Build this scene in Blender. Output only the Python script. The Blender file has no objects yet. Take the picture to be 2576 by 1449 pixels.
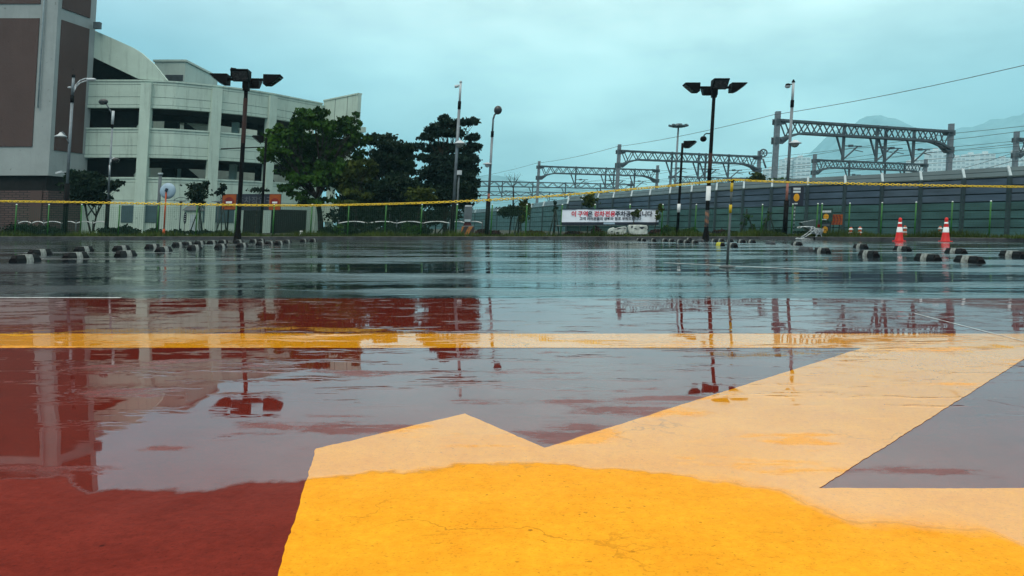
import bpy, math, random
from mathutils import Vector, Matrix

R = math.radians
random.seed(7)
scene = bpy.context.scene
COL = scene.collection
K = 0.058            # everything upright in the lot leans this much towards +x
H = 0.62             # height of the viewpoint above the wet ground
F = 2060.0           # focal length in the units of a 2576 px wide picture
U0, V0 = 1288.0, 570.0


def P(u, v, d):
    """picture position (2576 wide) and depth -> point in the place before it leans"""
    z = H + (V0 - v) / F * d
    return Vector(((u - U0) / F * d - K * z, d, z))


def G(u, v):
    d = F * H / (v - V0)
    return ((u - U0) / F * d, d)


# ---------------------------------------------------------------- objects
def tag(o, label=None, cat=None, group=None, kind=None):
    if label: o['label'] = label
    if cat: o['category'] = cat
    if group: o['group'] = group
    if kind: o['kind'] = kind
    return o


def thing(name, loc, label, cat, group=None):
    o = bpy.data.objects.new(name, None)
    COL.objects.link(o)
    o.location = loc
    o.empty_display_size = 0.2
    return tag(o, label, cat, group)


class MB:
    def __init__(self):
        self.v = []; self.f = []; self.m = []; self.s = []

    def face(self, idx, m=0, s=False):
        self.f.append(idx); self.m.append(m); self.s.append(s)

    def poly(self, pts, m=0):
        b = len(self.v)
        self.v += [tuple(p) for p in pts]
        self.face(tuple(range(b, b + len(pts))), m)

    def hexa(self, c, m=0):
        """eight corners: bottom ring 0-3, top ring 4-7"""
        b = len(self.v)
        self.v += [tuple(p) for p in c]
        for q in ((3, 2, 1, 0), (4, 5, 6, 7), (0, 1, 5, 4), (1, 2, 6, 5), (2, 3, 7, 6), (3, 0, 4, 7)):
            self.face(tuple(b + i for i in q), m)

    def box(self, x0, x1, y0, y1, z0, z1, m=0):
        self.hexa([(x0, y0, z0), (x1, y0, z0), (x1, y1, z0), (x0, y1, z0),
                   (x0, y0, z1), (x1, y0, z1), (x1, y1, z1), (x0, y1, z1)], m)

    def wall(self, a, b, z0, z1, t, m=0, z0b=None, z1b=None, off=0.0):
        """wall from plan point a to b, thickness t to its far side"""
        a = Vector((a[0], a[1])); b = Vector((b[0], b[1]))
        d = (b - a).normalized(); n = Vector((-d.y, d.x))
        a = a + n * off; b = b + n * off
        z0b = z0 if z0b is None else z0b
        z1b = z1 if z1b is None else z1b
        a2 = a + n * t; b2 = b + n * t
        self.hexa([(a.x, a.y, z0), (b.x, b.y, z0b), (b2.x, b2.y, z0b), (a2.x, a2.y, z0),
                   (a.x, a.y, z1), (b.x, b.y, z1b), (b2.x, b2.y, z1b), (a2.x, a2.y, z1)], m)

    def tube(self, p0, p1, r0, r1=None, n=8, m=0, cap=True):
        r1 = r0 if r1 is None else r1
        p0 = Vector(p0); p1 = Vector(p1)
        ax = (p1 - p0)
        if ax.length < 1e-6: return
        ax.normalize()
        u = ax.orthogonal().normalized(); w = ax.cross(u)
        b = len(self.v)
        for i in range(n):
            a = 2 * math.pi * i / n
            self.v.append(tuple(p0 + (u * math.cos(a) + w * math.sin(a)) * r0))
        for i in range(n):
            a = 2 * math.pi * i / n
            self.v.append(tuple(p1 + (u * math.cos(a) + w * math.sin(a)) * r1))
        for i in range(n):
            j = (i + 1) % n
            self.face((b + i, b + j, b + n + j, b + n + i), m, True)
        if cap:
            self.face(tuple(b + i for i in reversed(range(n))), m)
            self.face(tuple(b + n + i for i in range(n)), m)

    def path(self, pts, r, n=6, m=0, r_end=None):
        k = len(pts) - 1
        for i in range(k):
            ra = r if r_end is None else r + (r_end - r) * i / k
            rb = r if r_end is None else r + (r_end - r) * (i + 1) / k
            self.tube(pts[i], pts[i + 1], ra, rb, n, m)

    def bar(self, p0, p1, w, h, m=0):
        """square bar"""
        p0 = Vector(p0); p1 = Vector(p1)
        ax = (p1 - p0).normalized()
        up = Vector((0, 0, 1)) if abs(ax.z) < 0.95 else Vector((0, 1, 0))
        s = ax.cross(up).normalized() * (w / 2); t = s.cross(ax).normalized() * (h / 2)
        c = []
        for p in (p0, p1):
            c += [p - s - t, p + s - t, p + s + t, p - s + t]
        self.hexa(c, m)

    def ball(self, c, rx, ry, rz, nu=12, nv=8, m=0, v0=0.0, v1=1.0):
        b = len(self.v)
        for i in range(nv + 1):
            th = math.pi * (v0 + (v1 - v0) * i / nv)
            for j in range(nu):
                ph = 2 * math.pi * j / nu
                self.v.append((c[0] + rx * math.sin(th) * math.cos(ph), c[1] + ry * math.sin(th) * math.sin(ph), c[2] + rz * math.cos(th)))
        for i in range(nv):
            for j in range(nu):
                k = (j + 1) % nu
                self.face((b + i * nu + j, b + (i + 1) * nu + j, b + (i + 1) * nu + k, b + i * nu + k), m, True)

    def lathe(self, c, prof, n=14, m=0, smooth=True):
        """profile (radius, z) turned around the vertical through c"""
        b = len(self.v)
        for r, z in prof:
            for j in range(n):
                a = 2 * math.pi * j / n
                self.v.append((c[0] + r * math.cos(a), c[1] + r * math.sin(a), c[2] + z))
        for i in range(len(prof) - 1):
            for j in range(n):
                k = (j + 1) % n
                self.face((b + i * n + j, b + i * n + k, b + (i + 1) * n + k, b + (i + 1) * n + j), m, smooth)
        self.face(tuple(b + (len(prof) - 1) * n + j for j in range(n)), m)

    def prism(self, pts, d, m=0):
        """flat outline pts (any plane) given thickness vector d"""
        d = Vector(d); n = len(pts); b = len(self.v)
        self.v += [tuple(Vector(p)) for p in pts] + [tuple(Vector(p) + d) for p in pts]
        self.face(tuple(range(b, b + n)), m)
        self.face(tuple(reversed(range(b + n, b + 2 * n))), m)
        for i in range(n):
            j = (i + 1) % n
            self.face((b + j, b + i, b + n + i, b + n + j), m)

    def mesh(self, name, mats, origin=(0, 0, 0), lean=True, fix=True):
        ox, oy, oz = origin
        k = K if lean else 0.0
        vv = [(x - ox + k * (z - oz), y - oy, z - oz) for x, y, z in self.v]
        me = bpy.data.meshes.new(name)
        me.from_pydata(vv, [], self.f)
        for mt in (mats if isinstance(mats, (list, tuple)) else [mats]):
            me.materials.append(mt)
        me.polygons.foreach_set('material_index', self.m)
        me.polygons.foreach_set('use_smooth', self.s)
        me.update()
        if fix and len(self.f) < 30000:
            import bmesh
            bm = bmesh.new(); bm.from_mesh(me)
            bmesh.ops.recalc_face_normals(bm, faces=bm.faces)
            bm.to_mesh(me); bm.free()
        return me

    def build(self, name, mats, parent=None, lean=True, fix=True, loc=None):
        """world-space vertices; made local to the parent (or to loc)"""
        org = loc if loc is not None else (abs_loc(parent) if parent else (0, 0, 0))
        o = bpy.data.objects.new(name, self.mesh(name, mats, org, lean, fix))
        COL.objects.link(o)
        if parent: o.parent = parent
        if loc is not None: o.location = loc
        return o


def abs_loc(o):
    p = Vector(o.location)
    while o.parent:
        o = o.parent
        p = p + Vector(o.location)
    return p


def copy_tree(o, parent=None):
    c = o.copy(); COL.objects.link(c); c.parent = parent
    for ch in [x for x in bpy.data.objects if x.parent == o]:
        copy_tree(ch, c)
    return c


# ---------------------------------------------------------------- materials
def nodes(name):
    m = bpy.data.materials.new(name); m.use_nodes = True
    nt = m.node_tree
    return m, nt, nt.nodes['Principled BSDF']


def N(nt, kind, **kw):
    n = nt.nodes.new(kind)
    for k, v in kw.items():
        if k in n.inputs.keys(): n.inputs[k].default_value = v
        else: setattr(n, k, v)
    return n


def coords(nt, scale=(1, 1, 1)):
    tc = nt.nodes.new('ShaderNodeTexCoord')
    mp = nt.nodes.new('ShaderNodeMapping')
    mp.inputs['Scale'].default_value = scale
    nt.links.new(tc.outputs['Object'], mp.inputs['Vector'])
    return mp.outputs['Vector']


def noise(nt, vec, scale, detail=4, rough=0.55):
    n = nt.nodes.new('ShaderNodeTexNoise')
    n.inputs['Scale'].default_value = scale
    n.inputs['Detail'].default_value = detail
    n.inputs['Roughness'].default_value = rough
    nt.links.new(vec, n.inputs['Vector'])
    return n.outputs['Fac']


def maprange(nt, val, a, b, c, d, smooth=False):
    n = nt.nodes.new('ShaderNodeMapRange')
    n.inputs['From Min'].default_value = a; n.inputs['From Max'].default_value = b
    n.inputs['To Min'].default_value = c; n.inputs['To Max'].default_value = d
    if smooth: n.interpolation_type = 'SMOOTHSTEP'
    nt.links.new(val, n.inputs['Value'])
    return n.outputs['Result']


def math_n(nt, op, a, b=None):
    n = nt.nodes.new('ShaderNodeMath'); n.operation = op
    for i, x in enumerate((a, b)):
        if x is None: continue
        if isinstance(x, (int, float)): n.inputs[i].default_value = x
        else: nt.links.new(x, n.inputs[i])
    return n.outputs[0]


def mixc(nt, fac, a, b):
    n = nt.nodes.new('ShaderNodeMix'); n.data_type = 'RGBA'
    for s, x in ((0, fac), (6, a), (7, b)):
        if isinstance(x, (int, float)): n.inputs[s].default_value = x
        elif isinstance(x, tuple): n.inputs[s].default_value = (x[0], x[1], x[2], 1)
        else: nt.links.new(x, n.inputs[s])
    return n.outputs[2]


def plain(name, col, rough=0.6, var=0.25, scale=6.0, metal=0.0, spec=0.3, bump=0.0, stretch=(1, 1, 1)):
    m, nt, b = nodes(name)
    vec = coords(nt, stretch)
    n1 = noise(nt, vec, scale, 5)
    f = maprange(nt, n1, 0.3, 0.7, 0.0, 1.0)
    dark = tuple(c * (1 - var) for c in col); lite = tuple(min(1, c * (1 + var)) for c in col)
    nt.links.new(mixc(nt, f, dark, lite), b.inputs['Base Color'])
    n2 = noise(nt, vec, scale * 4, 3)
    nt.links.new(maprange(nt, n2, 0.3, 0.7, max(0.02, rough - 0.12), min(1, rough + 0.12)), b.inputs['Roughness'])
    b.inputs['Metallic'].default_value = metal
    b.inputs['Specular IOR Level'].default_value = spec
    if bump:
        bp = nt.nodes.new('ShaderNodeBump'); bp.inputs['Distance'].default_value = bump
        nt.links.new(n2, bp.inputs['Height']); nt.links.new(bp.outputs['Normal'], b.inputs['Normal'])
    return m


def concrete(name, col, stain=0.45, lines=0.0):
    """weathered painted concrete: blotches, vertical run-off streaks, faint board lines"""
    m, nt, b = nodes(name)
    vec = coords(nt)
    a = noise(nt, vec, 0.5, 6, 0.65)
    c1 = mixc(nt, maprange(nt, a, 0.3, 0.72, 0, 1), tuple(x * 0.84 for x in col), tuple(min(1, x * 1.06) for x in col))
    st = noise(nt, coords(nt, (2.2, 2.2, 0.16)), 1.6, 6, 0.7)
    sp = noise(nt, vec, 7.0, 4, 0.7)
    f = math_n(nt, 'MULTIPLY', maprange(nt, st, 0.52, 0.75, 0, stain), maprange(nt, sp, 0.3, 0.6, 0.4, 1))
    c2 = mixc(nt, f, c1, tuple(x * 0.45 for x in col))
    spot = noise(nt, vec, 3.1, 3, 0.5)
    c3 = mixc(nt, maprange(nt, spot, 0.70, 0.74, 0, 0.5), c2, tuple(x * 0.3 for x in col))
    nt.links.new(c3, b.inputs['Base Color'])
    b.inputs['Roughness'].default_value = 0.75
    b.inputs['Specular IOR Level'].default_value = 0.25
    bp = nt.nodes.new('ShaderNodeBump'); bp.inputs['Distance'].default_value = 0.01
    nt.links.new(sp, bp.inputs['Height']); nt.links.new(bp.outputs['Normal'], b.inputs['Normal'])
    return m


def foliage(name, c_dark, c_lite, scale=0.9):
    m, nt, b = nodes(name)
    vec = coords(nt)
    a = noise(nt, vec, scale, 3); c = noise(nt, vec, scale * 9, 2)
    f = math_n(nt, 'ADD', maprange(nt, a, 0.35, 0.68, 0, 0.7), maprange(nt, c, 0.35, 0.7, 0, 0.35))
    nt.links.new(mixc(nt, f, c_dark, c_lite), b.inputs['Base Color'])
    b.inputs['Roughness'].default_value = 0.55
    b.inputs['Specular IOR Level'].default_value = 0.06
    return m


def edge_curve(nt, x):
    """where the standing water ends, as a function of x (metres ahead of the viewpoint)"""
    cr = nt.nodes.new('ShaderNodeValToRGB')
    el = cr.color_ramp.elements
    pts = [(-1.6, 2.02), (-1.09, 2.02), (-0.98, 1.90), (-0.70, 1.91), (-0.52, 1.99), (-0.3, 2.07), (0.0, 2.09), (0.25, 2.10), (0.41, 2.05), (0.54, 1.97), (0.63, 1.86), (0.70, 1.74), (0.97, 1.66), (1.02, 1.35), (1.6, 1.25)]
    while len(el) < len(pts): el.new(0.5)
    for e, (px, py) in zip(el, pts):
        e.position = (px + 1.6) / 3.2
        g = py / 3.0
        e.color = (g, g, g, 1)
    nt.links.new(maprange(nt, x, -1.6, 1.6, 0, 1), cr.inputs['Fac'])
    return math_n(nt, 'MULTIPLY', cr.outputs['Color'], 3.0)


def paving(name, c_dark, c_lite, mode, soak=0.08, ior=1.48):
    """wet ground. mode: 'asphalt' (open texture, damp), 'paint' (smooth coating under a film of water)"""
    m, nt, b = nodes(name)
    vec = coords(nt)
    sx = nt.nodes.new('ShaderNodeSeparateXYZ'); nt.links.new(vec, sx.inputs[0])
    X, Y = sx.outputs['X'], sx.outputs['Y']
    big = noise(nt, vec, 0.8, 5); fine = noise(nt, vec, 42.0, 4, 0.7); mid = noise(nt, vec, 5.0, 6, 0.7)
    # colour of the surface itself: wear, specks, scuffs
    f = math_n(nt, 'ADD', maprange(nt, mid, 0.3, 0.7, 0, 0.75), maprange(nt, fine, 0.35, 0.65, -0.15, 0.35))
    col = mixc(nt, f, c_dark, c_lite)
    scuff = noise(nt, coords(nt, (1.5, 6.0, 1)), 3.2, 5, 0.75)
    col = mixc(nt, maprange(nt, scuff, 0.60, 0.74, 0, 0.45 if mode == 'paint' else 0.3), col, tuple(x * 0.6 for x in c_dark))
    if mode == 'paint':
        gr_ = noise(nt, vec, 160.0, 3, 0.7)                          # aggregate under the coating
        col = mixc(nt, maprange(nt, gr_, 0.52, 0.72, 0, 0.55), col, tuple(x * 0.5 for x in c_dark))
        pit = noise(nt, vec, 70.0, 2, 0.5)
        col = mixc(nt, math_n(nt, 'MULTIPLY', maprange(nt, pit, 0.68, 0.74, 0, 0.7), maprange(nt, big, 0.4, 0.6, 0.25, 1)), col, tuple(x * 0.3 for x in c_dark))
        ck = nt.nodes.new('ShaderNodeTexVoronoi'); ck.feature = 'DISTANCE_TO_EDGE'; ck.inputs['Scale'].default_value = 0.9
        wv = nt.nodes.new('ShaderNodeVectorMath'); wv.operation = 'ADD'
        nz = nt.nodes.new('ShaderNodeTexNoise'); nz.inputs['Scale'].default_value = 3.0; nz.inputs['Detail'].default_value = 6
        nt.links.new(vec, nz.inputs['Vector']); nt.links.new(vec, wv.inputs[0]); nt.links.new(nz.outputs['Color'], wv.inputs[1])
        nt.links.new(wv.outputs[0], ck.inputs['Vector'])
        ckm = math_n(nt, 'MULTIPLY', maprange(nt, ck.outputs['Distance'], 0.002, 0.006, 0.55, 0), maprange(nt, noise(nt, vec, 1.1, 3), 0.45, 0.6, 0, 1))
        col = mixc(nt, ckm, col, tuple(x * 0.25 for x in c_dark))
    vo = nt.nodes.new('ShaderNodeTexVoronoi'); vo.inputs['Scale'].default_value = 9.0
    nt.links.new(vec, vo.inputs['Vector'])
    spk = maprange(nt, vo.outputs['Distance'], 0.03, 0.06, 1, 0)
    keep = maprange(nt, noise(nt, vec, 2.3, 2), 0.5, 0.58, 0, 0.8)
    col = mixc(nt, math_n(nt, 'MULTIPLY', spk, keep), col, tuple(x * 0.25 for x in c_dark))
    # standing water
    wob = noise(nt, vec, 2.6, 5, 0.6)
    yy = math_n(nt, 'ADD', Y, maprange(nt, wob, 0.25, 0.75, -0.10, 0.10))
    fd = math_n(nt, 'SUBTRACT', yy, edge_curve(nt, X))
    soft = maprange(nt, X, 0.35, 0.9, 0.014, 0.085)
    film = maprange(nt, math_n(nt, 'DIVIDE', fd, soft), -0.8, 1.6, 0, 1)
    damp = math_n(nt, 'MULTIPLY', maprange(nt, fd, -0.40, 0.0, 0, 1), maprange(nt, mid, 0.3, 0.65, 0.2, 1))
    rim = maprange(nt, math_n(nt, 'ABSOLUTE', math_n(nt, 'ADD', fd, 0.006)), 0.0, 0.012, 1, 0)
    isl = noise(nt, coords(nt, (0.75, 2.0, 1)), 1.35, 9, 0.70)
    for cx_, cy_, rx_, ry_ in ((0.17, 2.45, 0.22, 0.16), (0.85, 2.37, 0.42, 0.10), (0.48, 2.72, 0.40, 0.10), (-0.95, 2.28, 0.12, 0.05), (0.62, 2.95, 0.2, 0.06), (1.9, 4.05, 0.5, 0.06)):
        ex = math_n(nt, 'DIVIDE', math_n(nt, 'SUBTRACT', X, cx_), rx_); ey = math_n(nt, 'DIVIDE', math_n(nt, 'SUBTRACT', Y, cy_), ry_)
        rr2 = math_n(nt, 'ADD', math_n(nt, 'MULTIPLY', ex, ex), math_n(nt, 'MULTIPLY', ey, ey))
        isl = math_n(nt, 'ADD', isl, maprange(nt, rr2, 0.0, 1.0, 0.13, 0.0))       # spots where the film runs thin
    near = maprange(nt, Y, 4.2, 4.8, 1, 0)
    island = math_n(nt, 'MULTIPLY', maprange(nt, isl, 0.560, 0.625, 0, 0.72), near)
    wet = math_n(nt, 'MULTIPLY', film, math_n(nt, 'SUBTRACT', 1.0, island))
    dk = math_n(nt, 'ADD', math_n(nt, 'MULTIPLY', wet, soak), math_n(nt, 'ADD', math_n(nt, 'MULTIPLY', rim, 0.22), math_n(nt, 'MULTIPLY', damp, 0.06)))
    if mode != 'paint': dk = math_n(nt, 'MULTIPLY', dk, 0.0)
    nt.links.new(mixc(nt, dk, col, (0.0, 0.0, 0.0)), b.inputs['Base Color'])
    if mode == 'paint':
        dry_r = math_n(nt, 'SUBTRACT', 0.58, math_n(nt, 'MULTIPLY', damp, 0.20))
        nt.links.new(math_n(nt, 'ADD', math_n(nt, 'MULTIPLY', wet, 0.018), math_n(nt, 'MULTIPLY', dry_r, math_n(nt, 'SUBTRACT', 1.0, wet))), b.inputs['Roughness'])
        nt.links.new(maprange(nt, wet, 0, 1, 0.025, 0.48), b.inputs['Specular IOR Level'])
        b.inputs['IOR'].default_value = ior
        h1 = noise(nt, coords(nt, (1.0, 0.8, 1)), 2.4, 2, 0.4)        # the water film's slow swell
        h2 = noise(nt, vec, 30.0, 3, 0.6)                              # the coating showing through
        thin = maprange(nt, noise(nt, coords(nt, (0.55, 2.2, 1)), 0.9, 5, 0.6), 0.5, 0.66, 0.0, 1.0)
        far = maprange(nt, Y, 3.2, 5.0, 0.15, 1.0)
        h3 = maprange(nt, noise(nt, coords(nt, (2.2, 6.5, 1)), 1.0, 3, 0.6), 0.52, 0.74, 0, 1, True)   # small ripples on the flat film
        h3m = math_n(nt, 'MULTIPLY', math_n(nt, 'ADD', math_n(nt, 'MULTIPLY', thin, 1.0), 0.30), maprange(nt, Y, 2.3, 3.3, 0.10, 1.0))
        rough_amp = math_n(nt, 'ADD', math_n(nt, 'MULTIPLY', math_n(nt, 'MULTIPLY', thin, far), 0.00022),
                           math_n(nt, 'MULTIPLY', math_n(nt, 'SUBTRACT', 1.0, wet), 0.0016))
        ht = math_n(nt, 'ADD', math_n(nt, 'MULTIPLY', h1, 0.0016), math_n(nt, 'MULTIPLY', h2, rough_amp))
        ht = math_n(nt, 'ADD', ht, math_n(nt, 'MULTIPLY', wet, 0.0008))
        ht = math_n(nt, 'ADD', ht, math_n(nt, 'MULTIPLY', math_n(nt, 'MULTIPLY', h3, h3m), 0.0034))
    else:
        pud = noise(nt, coords(nt, (0.16, 0.55, 1)), 1.0, 5, 0.6)
        p = maprange(nt, pud, 0.43, 0.53, 0, 1)
        nt.links.new(maprange(nt, p, 0, 1, 0.22, 0.03), b.inputs['Roughness'])
        b.inputs['IOR'].default_value = 2.0
        b.inputs['Specular IOR Level'].default_value = 0.5
        h1 = noise(nt, coords(nt, (0.7, 1.0, 1)), 1.6, 3, 0.5)
        h2 = noise(nt, vec, 14.0, 4, 0.7)
        amp = maprange(nt, p, 0, 1, 0.0014, 0.0002)
        h3 = maprange(nt, noise(nt, coords(nt, (0.34, 1.5, 1)), 1.0, 5, 0.62), 0.44, 0.72, 0, 1, True)      # shallow ruts holding water
        ht = math_n(nt, 'ADD', math_n(nt, 'MULTIPLY', h1, 0.003), math_n(nt, 'MULTIPLY', h2, amp))
        ht = math_n(nt, 'ADD', ht, math_n(nt, 'MULTIPLY', math_n(nt, 'MULTIPLY', h3, maprange(nt, p, 0, 1, 1.0, 0.35)), 0.0135))
    bp = nt.nodes.new('ShaderNodeBump'); bp.inputs['Distance'].default_value = 1.0
    bp.inputs['Strength'].default_value = 1.0
    nt.links.new(ht, bp.inputs['Height']); nt.links.new(bp.outputs['Normal'], b.inputs['Normal'])
    return m


M = {}
M['asphalt'] = paving('wet_asphalt', (0.004, 0.009, 0.013), (0.012, 0.020, 0.027), 'asphalt')
M['red'] = paving('red_coating', (0.104, 0.0115, 0.007), (0.168, 0.020, 0.012), 'paint', 0.04, 1.48)
M['yellow'] = paving('yellow_paint', (0.64, 0.235, 0.007), (0.80, 0.335, 0.013), 'paint')
M['line'] = plain('worn_white_line', (0.42, 0.44, 0.44), 0.35, 0.5, 9.0, stretch=(2, 2, 1))
M['kerb'] = plain('kerb_stone', (0.035, 0.038, 0.042), 0.5, 0.5, 3.0, bump=0.01)
M['kerb_top'] = plain('kerb_edge', (0.20, 0.19, 0.16), 0.7, 0.6, 1.7)
M['soil'] = plain('soil', (0.020, 0.022, 0.012), 0.9, 0.6, 1.2, bump=0.05)
M['wall'] = concrete('painted_concrete', (0.41, 0.52, 0.455), 0.9)
M['wall_in'] = concrete('inner_concrete', (0.42, 0.52, 0.47), 0.5)
M['dark_in'] = plain('shade_concrete', (0.006, 0.006, 0.0065), 0.9, 0.3, 1.0)  # near-black so the interiors look dark; their shade is put into the colour
M['groove'] = plain('dark_joint', (0.06, 0.08, 0.075), 0.9, 0.4, 3.0)  # own dark tone of the joints and rails
M['groove_dark'] = plain('dark_gap', (0.012, 0.018, 0.020), 0.9, 0.2, 3.0)
M['tower_frame'] = concrete('tower_concrete', (0.27, 0.31, 0.31), 0.3)
M['tower_panel'] = concrete('brown_panel', (0.074, 0.047, 0.043), 0.25)
M['shutter'] = plain('blue_grey_shutter', (0.045, 0.085, 0.10), 0.55, 0.15, 2.0)
M['louvre'] = plain('grey_louvre', (0.07, 0.09, 0.10), 0.6, 0.2, 3.0)
M['black'] = plain('black_enamel', (0.0045, 0.004, 0.0045), 0.6, 0.4, 5.0, spec=0.05)
M['rust'] = plain('rusted_steel', (0.022, 0.005, 0.003), 0.7, 0.5, 3.0, stretch=(1, 1, 0.5))
M['glass_dark'] = plain('lamp_glass', (0.02, 0.022, 0.025), 0.25, 0.2, 3.0, spec=0.4)
M['steel'] = plain('galvanised_steel', (0.15, 0.18, 0.20), 0.45, 0.2, 4.0, metal=0.25)
M['gantry'] = plain('gantry_steel', (0.060, 0.085, 0.10), 0.6, 0.25, 1.5)
M['wire'] = plain('overhead_cable', (0.05, 0.055, 0.06), 0.6, 0.1, 1.0)
M['white'] = plain('white_enamel', (0.62, 0.65, 0.65), 0.4, 0.15, 5.0)
M['lamp_white'] = plain('lamp_housing', (0.40, 0.44, 0.46), 0.35, 0.1, 5.0)
M['post_green'] = plain('green_fence_post', (0.020, 0.110, 0.018), 0.5, 0.3, 5.0)
M['mesh_green'] = plain('green_wire', (0.020, 0.060, 0.035), 0.5, 0.2, 5.0)
M['bar_green'] = plain('green_grey_panel', (0.030, 0.078, 0.080), 0.55, 0.35, 0.5, stretch=(1, 1, 4))
M['bar_blue'] = plain('blue_grey_panel', (0.042, 0.066, 0.096), 0.5, 0.35, 0.5, stretch=(1, 1, 4))
M['bar_green_worn'] = plain('worn_green_panel', (0.024, 0.066, 0.066), 0.55, 0.4, 0.6, stretch=(1, 1, 3))
M['bar_green_pale'] = plain('faded_green_panel', (0.036, 0.088, 0.086), 0.55, 0.35, 0.6, stretch=(1, 1, 3))
M['bar_blue_worn'] = plain('worn_blue_panel', (0.034, 0.055, 0.082), 0.5, 0.4, 0.6, stretch=(1, 1, 3))
M['bar_blue_pale'] = plain('faded_blue_panel', (0.050, 0.072, 0.098), 0.5, 0.35, 0.6, stretch=(1, 1, 3))
M['bar_top'] = plain('pale_canopy_panel', (0.042, 0.072, 0.080), 0.4, 0.2, 0.7)
M['bar_post'] = plain('barrier_post', (0.022, 0.036, 0.042), 0.5, 0.2, 2.0)
M['bracket'] = plain('pale_bracket', (0.30, 0.37, 0.39), 0.5, 0.15, 3.0)
M['rubber'] = plain('black_rubber', (0.003, 0.003, 0.004), 0.55, 0.5, 12.0, spec=0.10)
M['rubber_grey'] = plain('scuffed_rubber', (0.035, 0.038, 0.042), 0.55, 0.5, 12.0)
M['band'] = plain('reflective_band', (0.22, 0.23, 0.21), 0.55, 0.55, 14.0)
M['band_yellow'] = plain('yellow_band', (0.45, 0.42, 0.02), 0.5, 0.3, 9.0)
M['chain'] = plain('yellow_plastic', (0.62, 0.42, 0.015), 0.35, 0.25, 30.0, spec=0.4)
M['post_yellow'] = plain('yellow_tape', (0.42, 0.29, 0.012), 0.45, 0.2, 9.0)
M['post_grey'] = plain('grey_tube', (0.05, 0.065, 0.07), 0.5, 0.2, 9.0)
M['cone'] = plain('red_cone', (0.50, 0.012, 0.010), 0.45, 0.15, 6.0)
M['orange'] = plain('orange_plastic', (0.36, 0.055, 0.010), 0.5, 0.2, 6.0)
M['cloth'] = plain('banner_cloth', (0.66, 0.72, 0.80), 0.7, 0.06, 2.0)
M['ink_red'] = plain('red_ink', (0.50, 0.03, 0.06), 0.7, 0.1, 5.0)
M['ink_black'] = plain('black_ink', (0.03, 0.035, 0.06), 0.7, 0.1, 5.0)
M['navy'] = plain('dark_navy', (0.012, 0.017, 0.030), 0.6, 0.2, 3.0)
M['sign_orange'] = plain('sign_orange', (0.26, 0.052, 0.004), 0.5, 0.15, 3.0)
M['rust_pink'] = plain('flaking_paint', (0.26, 0.10, 0.075), 0.6, 0.3, 6.0)
M['sign_red'] = plain('sign_dark_red', (0.16, 0.010, 0.006), 0.5, 0.2, 3.0)
M['sign_amber'] = plain('sign_amber', (0.55, 0.26, 0.006), 0.5, 0.15, 4.0)
M['sign_text'] = plain('sign_lettering', (0.45, 0.50, 0.52), 0.6, 0.1, 4.0)
M['sign_dim'] = plain('faded_lettering', (0.07, 0.085, 0.10), 0.6, 0.2, 4.0)
M['sign_green'] = plain('sign_green', (0.010, 0.035, 0.032), 0.6, 0.2, 3.0)
M['mirror'] = plain('mirror_back', (0.24, 0.34, 0.42), 0.45, 0.1, 3.0)
M['warn'] = None
M['bark'] = plain('bark', (0.018, 0.014, 0.011), 0.9, 0.5, 9.0, stretch=(1, 1, 0.25), bump=0.01)
M['stake'] = plain('stake_wood', (0.014, 0.022, 0.020), 0.8, 0.4, 6.0)
M['leaf'] = foliage('broad_leaf', (0.004, 0.012, 0.004), (0.036, 0.094, 0.009), 0.60)
M['leaf_dark'] = foliage('dark_leaf', (0.004, 0.010, 0.006), (0.011, 0.026, 0.012), 0.6)
M['needle'] = foliage('pine_needles', (0.004, 0.010, 0.008), (0.012, 0.028, 0.018), 0.7)
M['leaf_olive'] = foliage('olive_leaf', (0.014, 0.022, 0.006), (0.050, 0.070, 0.012), 0.9)
M['leaf_red'] = foliage('reddish_leaf', (0.016, 0.008, 0.008), (0.060, 0.020, 0.022), 1.4)
M['grass'] = foliage('grass_blades', (0.012, 0.022, 0.006), (0.060, 0.090, 0.014), 0.5)
M['shell'] = plain('grubby_white_shell', (0.38, 0.42, 0.39), 0.5, 0.55, 4.0)
M['chrome'] = plain('chrome_wire', (0.45, 0.50, 0.52), 0.3, 0.15, 6.0, metal=0.6)
M['plastic_grey'] = plain('grey_plastic', (0.075, 0.095, 0.105), 0.5, 0.25, 3.0)
M['apartment'] = plain('pale_apartment', (0.62, 0.64, 0.64), 0.8, 0.08, 0.05)
M['apartment_window'] = plain('apartment_window', (0.34, 0.38, 0.40), 0.4, 0.2, 0.3)
M['hill'] = plain('misty_hill', (0.12, 0.20, 0.21), 0.95, 0.5, 0.02)  # paled blue-grey: mist over the hills is put into the colour


def stripes(name, c1, c2, width, axis=(1, 0, 1)):
    m, nt, b = nodes(name)
    vec = coords(nt)
    sx = nt.nodes.new('ShaderNodeSeparateXYZ'); nt.links.new(vec, sx.inputs[0])
    s = math_n(nt, 'ADD', math_n(nt, 'MULTIPLY', sx.outputs['X'], axis[0]), math_n(nt, 'MULTIPLY', sx.outputs['Z'], axis[2]))
    fr = math_n(nt, 'FRACT', math_n(nt, 'DIVIDE', s, width))
    st = math_n(nt, 'GREATER_THAN', fr, 0.5)
    wear = maprange(nt, noise(nt, vec, 12, 4), 0.35, 0.6, 0.35, 1)
    nt.links.new(mixc(nt, math_n(nt, 'MULTIPLY', st, wear), c1, c2), b.inputs['Base Color'])
    b.inputs['Roughness'].default_value = 0.6
    return m


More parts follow.
